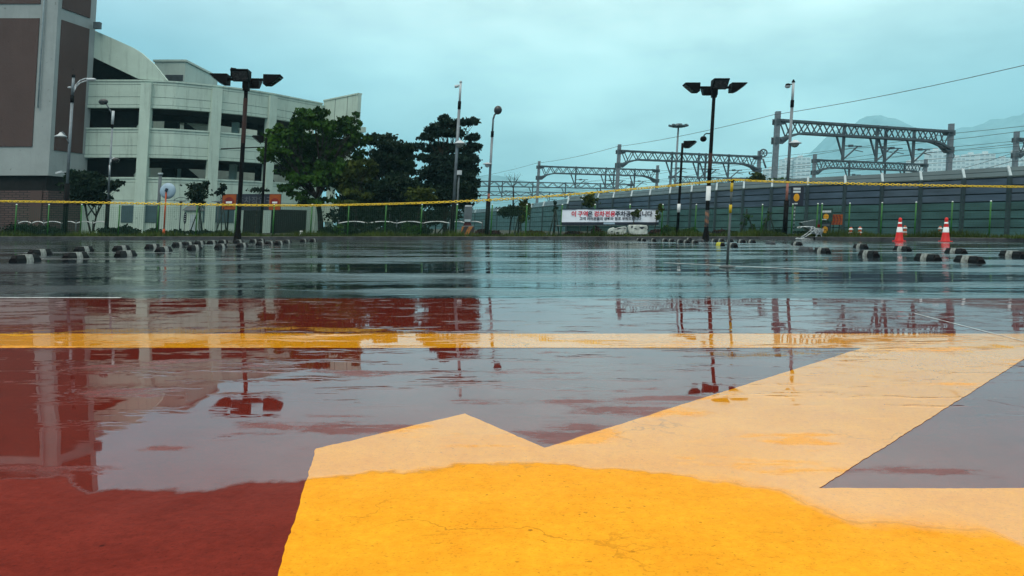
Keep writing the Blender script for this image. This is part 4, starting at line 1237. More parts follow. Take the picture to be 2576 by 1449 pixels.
def chain():
    key = [(-260, 500), (-120, 503), (0, 506), (200, 509), (400, 513), (600, 516), (760, 517), (900, 515), (1080, 510), (1300, 499.5), (1500, 484), (1680, 468), (1832, 453.5), (1900, 455.5), (2000, 459), (2130, 462), (2300, 466), (2450, 468.5), (2576, 470), (2750, 471), (2900, 471)]
    pts = [P(u, v_, pd) for u, v_ in key]
    pts = [Vector((p_.x + K * p_.z, p_.y - 0.012, p_.z)) for p_ in pts]
    path = []
    for i in range(len(pts) - 1):
        p0 = pts[max(0, i - 1)]; p1 = pts[i]; p2 = pts[i + 1]; p3 = pts[min(len(pts) - 1, i + 2)]
        for k in range(12):
            t = k / 12
            path.append(0.5 * ((2 * p1) + (p2 - p0) * t + (2 * p0 - 5 * p1 + 4 * p2 - p3) * t * t + (3 * p1 - p0 - 3 * p2 + p3) * t ** 3) if 0 < i < len(pts) - 2 else p1.lerp(p2, t))
    pitch = 0.043
    rc = random.Random(5)
    mb = MB(); acc = 0.0; cnt = 0
    for a, b in zip(path, path[1:]):
        L = (b - a).length
        while acc < L:
            c = a.lerp(b, acc / L); ax = (b - a).normalized()
            ang = (math.pi / 2 if cnt % 2 else 0) + 0.55 + rc.uniform(-0.18, 0.18) + math.sin(cnt * 0.05) * 0.35
            u = Vector((0, 1, 0)); w = ax.cross(u).normalized(); u = w.cross(ax)
            s = u * math.cos(ang) + w * math.sin(ang); nn = ax.cross(s)
            hl, hw, r = 0.020, 0.0145, 0.0066
            loop = []
            for q_ in range(10):
                th = 2 * math.pi * q_ / 10
                cx = math.cos(th); ex = hl if cx > 0 else -hl
                loop.append((c + ax * (ex * 0.62 + cx * hw) + s * (math.sin(th) * hw), (ax * cx + s * math.sin(th)).normalized()))
            base = len(mb.v)
            for pt, rad in loop:
                for t in range(5):
                    th = 2 * math.pi * t / 5
                    mb.v.append(tuple(pt + (rad * math.cos(th) + nn * math.sin(th)) * r))
            for q_ in range(10):
                q2 = (q_ + 1) % 10
                for t in range(5):
                    t2 = (t + 1) % 5
                    mb.face((base + q_ * 5 + t, base + q2 * 5 + t, base + q2 * 5 + t2, base + q_ * 5 + t2), 0, True)
            cnt += 1; acc += pitch
        acc -= L
    o = mb.build('yellow_chain', M['chain'], lean=False, fix=False, loc=(pts[12].x, pts[12].y, pts[12].z))
    tag(o, 'long yellow plastic chain hanging across the whole lot from the banded post', 'chain')
chain()

# ================================================================ WHEEL STOPS
SW, SL, SH = 0.15, 0.75, 0.115
def stop_mesh(y0, y1, grow=0.0, chamf0=0.0, chamf1=0.0):
    mb = MB(); prof = [(-SW / 2 - grow, 0.0), (SW / 2 + grow, 0.0), (SW / 2 + grow - 0.008, SH * 0.45), (SW / 2 - 0.035 + grow, SH + grow), (-SW / 2 + 0.035 - grow, SH + grow), (-SW / 2 - grow + 0.008, SH * 0.45)]
    rings = [(y0, 0.55 if chamf0 else 1.0)] + ([(y0 + chamf0, 1.0)] if chamf0 else []) + ([(y1 - chamf1, 1.0)] if chamf1 else []) + [(y1, 0.55 if chamf1 else 1.0)]
    b = 0; n = len(prof)
    for y, s in rings:
        for x, z in prof: mb.v.append((x, y, z * s))
    for i in range(len(rings) - 1):
        for j in range(n):
            k = (j + 1) % n; mb.face((i * n + j, i * n + k, (i + 1) * n + k, (i + 1) * n + j))
    mb.face(tuple(reversed(range(n)))); mb.face(tuple((len(rings) - 1) * n + j for j in range(n)))
    return mb
def make_stop(kind):
    root = thing('wheel_stop', (0, 0, 0.0), 'x', 'wheel stop', 'wheel stops on the wet lot')
    stop_mesh(0, SL, 0, 0.05, 0.05).build('body', M['rubber'] if kind != 'plain' else M['rubber_grey'], root, lean=False)
    if kind == 'white':
        stop_mesh(0.29, 0.50, 0.004).build('reflective_band', M['band'], root, lean=False)
    elif kind == 'yellow':
        stop_mesh(0.10, 0.62, 0.004).build('reflective_band', M['band_yellow'], root, lean=False)
    for yb in (0.2, 0.55):
        mb = MB(); mb.lathe((0, yb + (0.02 if kind != 'white' else 0.06 if yb > 0.5 else -0.04), SH + 0.001), [(0.025, 0.0), (0.02, 0.008)], 8); mb.build('bolt', M['rubber_grey'], root, lean=False)
    return root
protos = {}
def place_stop(side, u4, y4, kind, label, rz=0.0):
    if kind not in protos:
        protos[kind] = make_stop(kind); o = protos[kind]
    else:
        o = copy_tree(protos[kind])
    d = H * 3275.4 / (y4 - 906.3)
    xe = (u4 - 2048) / 3275.4 * d
    o.location = (xe + (-SW / 2 if side == 'R' else SW / 2), d, 0.0)
    o.rotation_euler = (0, 0, rz)
    o['label'] = label
ORD = ['first', 'second', 'third', 'fourth', 'fifth', 'sixth', 'seventh', 'eighth', 'ninth', 'tenth', 'eleventh', 'twelfth', 'thirteenth', 'fourteenth', 'fifteenth']
SF = [(34, 1048), (246, 1036), (454, 1027), (617, 1007), (746, 998), (855, 993), (943, 988), (1021, 980), (1058, 979), (1097, 978), (1130, 973), (1198, 968), (1237, 967)]
SB = [(106, 1020), (292, 1006), (447, 1001), (576, 994), (685, 984), (726, 982), (774, 978), (824, 976), (870, 973), (934, 972), (996, 969), (1025, 967)]
for i, (u, y) in enumerate(SF):
    place_stop('L', u, y, 'plain' if i == 0 and False else 'white', f'black and white wheel stop, {ORD[i]} from the left in the front row before the garage')
for i, (u, y) in enumerate(SB):
    place_stop('L', u, y, 'white', f'black and white wheel stop, {ORD[i]} from left in the back row before the garage')
RF = [(3944, 1054, 'white'), (3769, 1044, 'white'), (3520, 1026, 'white'), (3326, 1013, 'white'), (3258, 1007, 'plain'), (2953, 988, 'white'), (2902, 985, 'yellow')]
rl = ['largest black and white wheel stop, nearest of all before the red cones', 'black and white wheel stop left of the largest one before the cones',
      'black and white wheel stop in the near row just left of the left red cone', 'black and white wheel stop touching the plain black one below the shopping cart',
      'plain scuffed black wheel stop end to end with a white banded one', 'black and white wheel stop just right of the chain post foot', 'black wheel stop with a yellow top just left of the chain post']
for (u, y, k), lb in zip(RF, rl): place_stop('R', u, y, k, lb)
RB = [(4110, 1029, 'white'), (3872, 1015, 'white'), (3649, 1004, 'white'), (3475, 993, 'white'), (3212, 982, 'white'), (3104, 978, 'plain'), (3025, 972, 'white'), (2984, 971, 'white'), (2935, 968, 'white'), (2900, 967, 'white'), (2873, 968, 'white'), (2817, 968, 'plain')]
rl = ['black and white wheel stop cut by the right edge', 'black and white wheel stop in the back row directly below the right red cone', 'black and white wheel stop in the back row right below the left red cone',
      'black and white wheel stop in the back row between shopping cart and left cone', 'small black and white wheel stop right below the shopping cart', 'plain black wheel stop alone left of the shopping cart',
      'black and white wheel stop, rightmost of the small cluster by the lamp post', 'black and white wheel stop, second from right in the small cluster by the lamp post', 'small wheel stop just behind the chain post, right side',
      'small wheel stop just behind the chain post, left side', 'small black and white wheel stop right of the lamp post foot', 'plain wheel stop hiding the foot of the black lamp post']
for (u, y, k), lb in zip(RB, rl): place_stop('R', u, y, k, lb)
RC = [(2567, 964), (2586, 965), (2627, 966), (2672, 967), (2699, 968), (2734, 971), (2762, 973), (2795, 974), (2770, 962)]
for i, (u, y) in enumerate(RC):
    place_stop('R', u, y, 'white', f'far black and white wheel stop, {ORD[i]} from the left below the banner' if i < 8 else 'far black and white wheel stop behind the front line at the lamp post')

# ================================================================ CONES
def cone(ub4, yb4, label, lean=0.0):
    d = H * 3275.4 / (yb4 - 906.3); x = (ub4 - 2048) / 3275.4 * d
    root = thing('traffic_cone', (x, d, 0.0), label, 'traffic cone', 'red traffic cones before the kerb')
    def rad(z): return 0.175 - z * 0.132
    m_ = MB(); m_.lathe((x, d, 0), [(0.185, 0.03), (rad(0.05), 0.06), (rad(0.85), 0.85), (0.075, 0.90), (0.055, 0.98), (0.02, 1.0)], 20); m_.build('body', M['cone'], root)
    m_ = MB(); m_.box(x - 0.2, x + 0.2, d - 0.2, d + 0.2, 0.0, 0.03); m_.build('base', M['cone'], root)
    for z0, z1 in ((0.38, 0.60), (0.74, 0.81)):
        m_ = MB(); m_.lathe((x, d, 0), [(rad(z0) + 0.004, z0), (rad(z1) + 0.004, z1)], 20); m_.build('white_band', M['white'], root)
cone(3596, 964.5, 'red traffic cone with two white bands, left of the two at the kerb')
cone(3781, 966.0, 'red traffic cone with two white bands, right of the two at the kerb')
for i, (u4, yt, yb) in enumerate(((3403, 908, 930), (3439, 906, 930), (3619, 902, 930), (3760, 904, 928))):
    d = 38.4; b = P(u4 / 1.59, 590, d)
    root = thing('small_cone', (b.x, d + 0.0, 0.12), ['small orange and white cone, leftmost behind the fence near the amber signs', 'small orange and white cone, second from the left behind the fence', 'small orange and white cone just right of the left red cone', 'small orange and white cone just left of the right red cone'][i], 'small cone', 'small orange cones in the grass')
    zt = zz(yt / 1.59, d)
    m_ = MB(); m_.lathe((b.x, d, 0), [(0.12, 0.12), (0.10, 0.2), (0.05, zt - 0.02), (0.02, zt)], 12); m_.build('body', M['orange'], root)
    for f0 in (0.45, 0.78):
        zc = 0.12 + (zt - 0.12) * f0
        m_ = MB(); m_.lathe((b.x, d, 0), [(0.085, zc - 0.035), (0.105, zc), (0.07, zc + 0.04)], 12); m_.build('white_band', M['white'], root)

# ================================================================ SIGNS AT THE RIGHT
def board(name, u0, u1, v0, v1, d, label, cat, mat, pole=None, group=None):
    a = P(u0 / 1.59, v0 / 1.59, d); b_ = P(u1 / 1.59, v1 / 1.59, d)
    root = thing(name, ((a.x + b_.x) / 2, d, 0.1), label, cat, group)
    m_ = MB(); m_.box(a.x, b_.x, d, d + 0.06, b_.z, a.z); m_.build('panel', M[mat], root)
    return root, a, b_
def disc(root, u, v_, ru, rv, d, mat, nm='disc'):
    c = P(u / 1.59, v_ / 1.59, d); rx = ru / 3275 * d; rz_ = rv / 3275 * d
    m_ = MB(); m_.prism([(c.x + rx * math.cos(2 * math.pi * i / 24), d - 0.006, c.z + rz_ * math.sin(2 * math.pi * i / 24)) for i in range(24)], (0, -0.015, 0)); return m_.build(nm, M[mat], root)
def patch(root, u0, u1, v0, v1, d, mat, nm):
    a = P(u0 / 1.59, v0 / 1.59, d); b_ = P(u1 / 1.59, v1 / 1.59, d)
    m_ = MB(); m_.box(a.x, b_.x, d - 0.02, d - 0.005, b_.z, a.z); return m_.build(nm, M[mat], root)
d = 40.9
root, a, b_ = board('direction_sign', 3165, 3213, 744, 823, d, 'tall dark sign with an amber disc on a striped pole right of the camera pole', 'sign', 'navy', group='dark signs with amber discs')
patch(root, 3174, 3202, 751, 759, d, 'sign_text', 'text_line'); patch(root, 3173, 3202, 763, 771, d, 'sign_text', 'text_line'); patch(root, 3178, 3190, 812, 817, d, 'sign_text', 'text_line')
disc(root, 3186, 790, 11.5, 15.5, d, 'sign_amber', 'amber_disc')
c = P(3186 / 1.59, 823 / 1.59, d); m_ = MB(); m_.tube((c.x - 0.06, d + 0.03, 0.1), (c.x - 0.06, d + 0.03, c.z), 0.035, n=8); m_.build('pole', M['bw_stripe'], root)
d = 40.2
root, a, b_ = board('direction_sign', 3283, 3330, 834, 886, d, 'green sign with an amber disc above the grey trolley cover', 'sign', 'sign_green', group='dark signs with amber discs')
patch(root, 3288, 3324, 842, 851, d, 'sign_text', 'text_line'); disc(root, 3304, 867, 11, 12, d, 'sign_amber', 'amber_disc'); patch(root, 3283, 3306, 876, 880, d - 0.03, 'sign_text', 'text_line')
m_ = MB(); m_.tube((a.x + 0.3, d + 0.03, 0.1), (a.x + 0.3, d + 0.03, b_.z), 0.03, n=8); m_.build('pole', M['stake'], root)
d = 39.9
root, a, b_ = board('direction_sign', 3285, 3322, 892, 940, d, 'low dark sign with an amber disc standing in the grass beside the shopping cart', 'sign', 'navy', group='dark signs with amber discs')
patch(root, 3288, 3318, 896, 904, d, 'sign_dim', 'text_line'); disc(root, 3300, 919, 11, 14, d, 'sign_amber', 'amber_disc')
e = P(3300 / 1.59, 919 / 1.59, d); m_ = MB(); m_.box(e.x - 0.05, e.x + 0.05, d - 0.035, d - 0.025, e.z - 0.008, e.z + 0.012); m_.build('mark', M['black'], root)
d = 40.3
root, a, b_ = board('chevron_board', 3329, 3369, 857, 899, d, 'amber chevron board with dark arrows beside the green sign', 'chevron board', 'sign_orange')
for k in range(3):
    u = 3331 + k * 12
    pts = [P(x_ / 1.59, y_ / 1.59, d) for x_, y_ in ((u, 859), (u + 5, 859), (u + 11, 878), (u + 5, 897), (u, 897), (u + 6, 878))]
    m_ = MB(); m_.prism([(p_.x, d - 0.006, p_.z) for p_ in pts], (0, -0.01, 0)); m_.build('arrow', M['sign_red'], root)
for o_ in (0.1, 0.4):
    m_ = MB(); m_.tube((a.x + o_, d + 0.04, 0.1), (a.x + o_, d + 0.04, b_.z), 0.025, n=6); m_.build('leg', M['black'], root)

# grey cover behind the shopping cart
d = 39.95
a = P(3212 / 1.59, 893 / 1.59, d); b_ = P(3320 / 1.59, 922 / 1.59, d)
root = thing('trolley_cover', ((a.x + b_.x) / 2, d + 0.4, 0.1), 'grey wedge shaped plastic cover in the grass behind the shopping cart', 'cover')
m_ = MB(); pr = [P(3205 / 1.59, 890 / 1.59, d + 0.5), P(3262 / 1.59, 879 / 1.59, d + 0.5), P(3321 / 1.59, 881 / 1.59, d + 0.5), P(3322 / 1.59, 930 / 1.59, d + 0.5), P(3262 / 1.59, 935 / 1.59, d + 0.5), P(3215 / 1.59, 905 / 1.59, d + 0.5)]
m_.prism([(p_.x, d + 0.42, p_.z) for p_ in pr], (0, 0.5, 0)); m_.build('hood', M['plastic_grey'], root)
c = P(3274 / 1.59, 903 / 1.59, d + 0.42); m_ = MB(); m_.box(c.x - 0.09, c.x + 0.09, d + 0.38, d + 0.416, c.z - 0.07, c.z + 0.07); m_.build('red_reflector', M['sign_red'], root)
# shopping cart
d = 39.0
bx = P(3262 / 1.59, 940 / 1.59, d).x
root = thing('shopping_cart', (bx, d, 0.0), 'chrome wire shopping cart parked against the kerb below the amber signs', 'shopping cart')
def cp(u4, y4, dd=0.0): p_ = P(u4 / 1.59, y4 / 1.59, d); return Vector((p_.x, d + dd, max(0.02, p_.z)))
for s_ in (-0.22, 0.22):
    m_ = MB(); m_.path([cp(3250, 921, s_), cp(3254, 914, s_), cp(3250, 909, s_), cp(3244, 907, s_), cp(3200, 907, s_), cp(3195, 912, s_)], 0.022, 7)
    m_.build('handle_frame', M['chrome'], root)
    m_ = MB(); m_.path([cp(3188, 954, s_), cp(3212, 949, s_), cp(3238, 930, s_), cp(3250, 921, s_), cp(3262, 948, s_)], 0.018, 6); m_.path([cp(3205, 950, s_), cp(3240, 933, s_)], 0.014, 6); m_.path([cp(3188, 955, s_), cp(3246, 957, s_)], 0.02, 6)
    m_.build('side_frame', M['chrome'], root)
m_ = MB(); m_.tube(cp(3195, 912, -0.22), cp(3195, 912, 0.22), 0.02, n=7); m_.tube(cp(3200, 907, -0.22), cp(3200, 907, 0.22), 0.015, n=7); m_.build('handle', M['band'], root)
bk = MB()
A = [cp(3248, 912), cp(3288, 915), cp(3280, 938), cp(3252, 934)]
for s_ in (-0.24, 0.24):
    for i in range(6):
        t = i / 5; bk.tube(A[0].lerp(A[3], t) + Vector((0, s_, 0)), A[1].lerp(A[2], t) + Vector((0, s_, 0)), 0.007, n=5)
    for i in range(9):
        t = i / 8; bk.tube(A[0].lerp(A[1], t) + Vector((0, s_, 0)), A[3].lerp(A[2], t) + Vector((0, s_, 0)), 0.006, n=5)
for i in range(9):
    t = i / 8; bk.tube(A[3].lerp(A[2], t) + Vector((0, -0.24, 0)), A[3].lerp(A[2], t) + Vector((0, 0.24, 0)), 0.006, n=5)
for i in range(7):
    t = i / 6; bk.tube(A[1].lerp(A[2], t) + Vector((0, -0.24, 0)), A[1].lerp(A[2], t) + Vector((0, 0.24, 0)), 0.006, n=5)
bk.build('basket', M['chrome'], root)
m_ = MB(); m_.box(cp(3252, 920).x, cp(3284, 920).x, d - 0.2, d + 0.2, A[2].z + 0.04, A[0].z - 0.05); m_.build('child_seat', M['plastic_grey'], root)
for u4 in (3252, 3270, 3283, 3294):
    s_ = -0.2 if u4 in (3252, 3283) else 0.2
    m_ = MB(); c = cp(u4, 953, s_); m_.tube((c.x, c.y - 0.02, 0.065), (c.x, c.y + 0.02, 0.065), 0.06, n=12); w_ = m_.build('wheel', M['rubber'], root)
    m_ = MB(); m_.bar((c.x, c.y, 0.06), (cp(3272, 936, s_).x, c.y, 0.42), 0.03, 0.03); m_.build('leg', M['chrome'], root)

# ================================================================ SMALL THINGS BY THE FENCE
d = 40.75; b = P(1870 / 1.59, 942 / 1.59, d)
a0 = P(1845 / 1.59, 905 / 1.59, d); b0 = P(1896 / 1.59, 942 / 1.59, d)
root = thing('warning_block', (b.x, d, 0.12), 'concrete block with worn orange and black diagonal stripes at the kerb', 'concrete block')
m_ = MB(); w0 = (b0.x - a0.x) / 2; cx = (a0.x + b0.x) / 2
m_.hexa([(cx - w0, d, 0.12), (cx + w0, d, 0.12), (cx + w0, d + 0.5, 0.12), (cx - w0, d + 0.5, 0.12), (cx - w0 * 0.9, d + 0.03, a0.z), (cx + w0 * 0.9, d + 0.03, a0.z), (cx + w0 * 0.9, d + 0.47, a0.z), (cx - w0 * 0.9, d + 0.47, a0.z)])
m_.build('block', M['warn'], root)
m_ = MB(); m_.box(cx - w0 * 0.92, cx + w0 * 0.92, d + 0.02, d + 0.48, a0.z + 0.003, a0.z + 0.02); m_.build('top_edge', M['tower_frame'], root)
zt = a0.z + 0.022
root = thing('control_cabinet', (cx, d + 0.25, zt), 'grey control cabinet with a pale plate standing on the striped block', 'cabinet')
z1 = zz(888 / 1.59, d); z2 = zz(826 / 1.59, d)
m_ = MB(); m_.hexa([(cx - 0.22, d + 0.1, zt), (cx + 0.22, d + 0.1, zt), (cx + 0.22, d + 0.4, zt), (cx - 0.22, d + 0.4, zt), (cx - 0.14, d + 0.12, z1), (cx + 0.14, d + 0.12, z1), (cx + 0.14, d + 0.38, z1), (cx - 0.14, d + 0.38, z1)]); m_.build('red_foot', M['leaf_red'], root)
m_ = MB(); m_.box(cx - 0.19, cx + 0.19, d + 0.1, d + 0.4, z1 + 0.003, z2); m_.build('housing', M['plastic_grey'], root)
m_ = MB(); m_.box(cx - 0.15, cx + 0.15, d + 0.07, d + 0.096, z1 + 0.02, z1 + 0.13); m_.build('plate', M['bracket'], root)
m_ = MB(); m_.box(cx - 0.17, cx + 0.17, d + 0.12, d + 0.38, z2 + 0.002, z2 + 0.07); m_.build('cap', M['lamp_white'], root)

# two battered white shells
d = 40.55
for (outl, holes, lb) in (
    ([(2432, 939), (2431, 931), (2436, 918), (2443, 913), (2456, 909.5), (2462, 914), (2480, 909), (2500, 905), (2508, 908), (2508, 930), (2495, 938), (2470, 940)],
     [[(2441, 927), (2446, 923), (2452, 924), (2446, 929)], [(2468, 913), (2482, 910), (2486, 913), (2472, 918)], [(2498, 912), (2506, 910), (2504, 915)], [(2464, 930), (2474, 928), (2476, 935), (2466, 936)]],
     'low battered white car-shaped shell with sloping nose under the banner'),
    ([(2516, 932), (2514, 905), (2518, 899.5), (2560, 899), (2588, 901), (2592, 906), (2593, 930), (2588, 938), (2540, 939), (2522, 938)],
     [[(2523, 904), (2531, 902.5), (2529, 911), (2524, 913)], [(2535, 913), (2544, 911), (2547, 917), (2537, 915)], [(2557, 907), (2582, 907), (2570, 917), (2564, 914)], [(2590, 919), (2600, 913), (2600, 916), (2591, 922)]],
     'square battered white car-shaped shell with dark openings under the banner')):
    pts = [P(u / 1.59, y / 1.59, d) for u, y in outl]
    root = thing('white_shell', (sum(p_.x for p_ in pts) / len(pts), d, 0.13), lb, 'white shell', 'white shells under the banner')
    m_ = MB()
    cxm = sum(p_.x for p_ in pts) / len(pts); czm = sum(p_.z for p_ in pts) / len(pts)
    layers = [(0.05, 0.90), (0.0, 1.0), (0.35, 1.0), (0.42, 0.88)]
    ys = [d, d + 0.07, d + 0.35, d + 0.42]; sc_ = [0.90, 1.0, 1.0, 0.88]
    n = len(pts)
    for yy_, s_ in zip(ys, sc_):
        for p_ in pts: m_.v.append((cxm + (p_.x - cxm) * s_, yy_, max(0.125, czm + (p_.z - czm) * s_)))
    for i in range(3):
        for j in range(n):
            k = (j + 1) % n; m_.face((i * n + j, i * n + k, (i + 1) * n + k, (i + 1) * n + j), 0, True)
    m_.face(tuple(reversed(range(n)))); m_.face(tuple(3 * n + j for j in range(n)))
    m_.build('body', M['shell'], root)
    for hl in holes:
        hp = [P(u / 1.59, y / 1.59, d) for u, y in hl]
        hm_ = MB(); hm_.prism([(cxm + (p_.x - cxm) * 0.93, d - 0.004, czm + (p_.z - czm) * 0.93) for p_ in hp], (0, -0.008, 0)); hm_.build('opening', M['navy'], root)
    sm = MB(); xa = min(p_.x for p_ in pts) - 0.1; xb = max(p_.x for p_ in pts) + 0.1
# white bollard
d = 42.0; b = P(1205 / 1.59, 935 / 1.59, d)
root = thing('white_bollard', (b.x, d, 0.12), 'short white bollard in front of the dark garage entrance', 'bollard')
m_ = MB(); m_.lathe((b.x, d, 0.12), [(0.10, 0), (0.085, 0.04), (0.085, 0.24), (0.07, 0.29), (0.02, 0.30)], 12); m_.build('shaft', M['white'], root)
m_ = MB(); m_.lathe((b.x, d, 0.12), [(0.088, 0.17), (0.088, 0.21)], 12); m_.build('band', M['plastic_grey'], root)
# small round road sign
d = 45; b = P(1555 / 1.59, 930 / 1.59, d)
root = thing('road_sign', (b.x, d, 0.12), 'small red rimmed road sign on a thin post before the dark trees', 'road sign')
tube_pole(root, b.x, d, [(0.12, zz(815 / 1.59, d), 0.03, 'louvre', 'post')])
cz = zz(801 / 1.59, d)
m_ = MB(); m_.prism([(b.x + 0.16 * math.cos(2 * math.pi * i / 20), d - 0.03, cz + 0.24 * math.sin(2 * math.pi * i / 20)) for i in range(20)], (0, 0.03, 0)); m_.build('rim', M['leaf_red'], root)
m_ = MB(); m_.prism([(b.x + 0.11 * math.cos(2 * math.pi * i / 20), d - 0.036, cz + 0.17 * math.sin(2 * math.pi * i / 20)) for i in range(20)], (0, -0.008, 0)); m_.build('face', M['bracket'], root)
m_ = MB(); m_.prism([(b.x - 0.02, d - 0.046, cz - 0.1), (b.x + 0.03, d - 0.046, cz - 0.1), (b.x + 0.03, d - 0.046, cz + 0.1), (b.x - 0.04, d - 0.046, cz + 0.04), (b.x - 0.005, d - 0.046, cz + 0.03)], (0, -0.004, 0)); m_.build('symbol', M['navy'], root)
# ticket booth, garden lamp and narrow sign left of the entrance
d = 50
a = P(738 / 1.59, 845 / 1.59, d); b_ = P(788 / 1.59, 920 / 1.59, d)
root = thing('ticket_booth', ((a.x + b_.x) / 2, d + 0.4, 0.1), 'white ticket booth with a brown hipped roof against the garage wall', 'booth')
m_ = MB(); m_.box(a.x, b_.x, d, d + 0.8, 0.05, zz(842 / 1.59, d)); m_.build('cabin', M['wall'], root)
cxx = (a.x + b_.x) / 2; zr = zz(842 / 1.59, d)
m_ = MB(); e0 = 0.12
m_.hexa([(a.x - e0, d - e0, zr + 0.003), (b_.x + e0, d - e0, zr + 0.003), (b_.x + e0, d + 0.8 + e0, zr + 0.003), (a.x - e0, d + 0.8 + e0, zr + 0.003), (cxx - 0.1, d + 0.3, zr + 0.5), (cxx + 0.1, d + 0.3, zr + 0.5), (cxx + 0.1, d + 0.5, zr + 0.5), (cxx - 0.1, d + 0.5, zr + 0.5)]); m_.build('roof', M['louvre'], root)
m_ = MB(); m_.box(cxx - 0.04, cxx + 0.34, d - 0.02, d - 0.004, 0.2, 1.35); m_.build('door', M['bracket'], root)
d = 48.5
c = P(740 / 1.59, 872 / 1.59, d)
root = thing('oval_sign', (c.x, d, 0.1), 'narrow dark blue oval sign in front of the ticket booth', 'sign')
m_ = MB(); m_.prism([(c.x + 0.085 * math.cos(2 * math.pi * i / 20), d, c.z + 0.36 * math.sin(2 * math.pi * i / 20)) for i in range(20)], (0, 0.04, 0)); m_.build('plate', M['navy'], root)
for k in range(4): 
    m_ = MB(); m_.box(c.x - 0.03, c.x + 0.03, d - 0.012, d - 0.003, c.z + 0.19 - k * 0.12, c.z + 0.23 - k * 0.12); m_.build('letter_mark', M['sign_text'], root)
m_ = MB(); m_.tube((c.x, d + 0.02, 0.1), (c.x, d + 0.02, c.z - 0.34), 0.02, n=6); m_.build('post', M['louvre'], root)
for i, (u4, vt, lb) in enumerate(((718, 803, 'thin garden lamp left of the ticket booth'), (868, 806, 'thin garden lamp left of the orange entrance square'))):
    d = 48; b = P(u4 / 1.59, 920 / 1.59, d)
    root = thing('garden_lamp', (b.x, d, 0.1), lb, 'garden lamp', 'thin garden lamps by the garage')
    zt = zz(vt / 1.59, d)
    m_ = MB(); m_.tube((b.x, d, 0.1), (b.x, d, zt - 0.12), 0.035, n=7); m_.build('post', M['louvre'], root)
    m_ = MB(); m_.path([(b.x - 0.42 * math.cos(t), d, zt - 0.02 + 0.22 * math.sin(t)) for t in [math.pi * k / 8 for k in range(9)]], 0.018, 5) if i == 0 else m_.tube((b.x - 0.4, d, zt), (b.x + 0.4, d, zt + 0.05), 0.02, n=5)
    m_.lathe((b.x, d, zt - 0.1), [(0.26, 0.06), (0.25, 0.08), (0.05, 0.11)], 10); m_.tube((b.x, d, zt - 0.14), (b.x, d, zt - 0.04), 0.09, n=8); m_.build('lamp_head', M['louvre'], root)
# white wavy rail behind the fence
for (us, d, lb) in (((73, 128, 176, 247, 305, 372, 433), 43.2, 'white wavy rail fence among the shrubs before the tower block'), ((1355, 1474, 1588, 1692, 1800, 1862, 1930), 43.0, 'white wavy rail fence below the dark trees')):
    p0 = P(us[0] / 1.59, 890 / 1.59, d)
    root = thing('rail_fence', (p0.x, d, 0.12), lb, 'rail fence', 'white wavy rail fences')
    for i in range(len(us) - 1):
        pa = P(us[i] / 1.59, 893 / 1.59, d); pb_ = P(us[i + 1] / 1.59, 893 / 1.59, d)
        m_ = MB(); m_.path([pa.lerp(pb_, k / 8) + Vector((0, 0, 0.10 * math.sin(math.pi * k / 8))) for k in range(9)], 0.026, 6); m_.build('rail', M['white'], root)
    for i in range(len(us)):
        pa = P(us[i] / 1.59, 893 / 1.59, d)
        m_ = MB(); m_.tube((pa.x, d, 0.1), (pa.x, d, pa.z + 0.08), 0.03, n=6); m_.ball((pa.x, d, pa.z + 0.13), 0.05, 0.05, 0.04, 8, 5); m_.build('post', M['stake'] if i % 2 else M['louvre'], root)
# litter
for i, (u, v_) in enumerate(((236, 602), )):
    x, y = G(u, v_)
    m_ = MB(); m_.hexa([(x - 0.1, y - 0.05, 0.003), (x + 0.1, y - 0.06, 0.003), (x + 0.12, y + 0.06, 0.003), (x - 0.09, y + 0.05, 0.003), (x - 0.06, y - 0.03, 0.06), (x + 0.05, y - 0.03, 0.05), (x + 0.07, y + 0.03, 0.08), (x - 0.05, y + 0.02, 0.05)])
    tag(m_.build('paper_scrap', M['white'], loc=(x, y, 0.0), lean=False), 'crumpled white scrap lying on the wet asphalt at the far kerb', 'litter')

# ================================================================ TREES
tree('broadleaf_tree', (808, 590), [(790, 305, 52, 26), (740, 325, 40, 28), (850, 322, 42, 32), (892, 312, 22, 18), (690, 372, 42, 26), (668, 388, 22, 22), (775, 365, 75, 45), (860, 382, 55, 40), (760, 425, 60, 34), (835, 435, 55, 36), (752, 474, 36, 18), (800, 505, 55, 12), (905, 352, 24, 20), (700, 345, 28, 20), (745, 455, 40, 22)],
     46, 15000, 0.27, M['leaf'], 'large broadleaf tree with open green crown before the garage', 'tree', None, 0.17, 0.25, 1, 0.45, 5, 0.42, seed=4, jit=0.6, lump=9, lf=0.36)
tree('broadleaf_tree', (895, 592), [(890, 430, 30, 22), (870, 470, 28, 22), (925, 425, 24, 18), (905, 455, 34, 26), (900, 500, 40, 22)], 44.5, 5200, 0.24, M['leaf_olive'], 'smaller yellowish tree between the big broadleaf tree and the dark conifer', 'tree', None, 0.09, 0.25, 1, 0.4, 5, 0.4, seed=8, lump=8, lf=0.38)
tree('dark_conifer', (965, 592), [(968, 346, 24, 8), (985, 372, 42, 18), (945, 352, 22, 14), (1010, 385, 34, 20), (975, 395, 40, 22), (1000, 420, 46, 30), (955, 425, 34, 28), (930, 355, 16, 10), (1030, 415, 22, 24)], 47, 11000, 0.22, M['leaf_dark'], 'dark bushy conifer between the broadleaf tree and the pine', 'tree', None, 0.13, 0.3, 1, 0.5, 4, 0.5, seed=9, lump=16, lf=0.32)
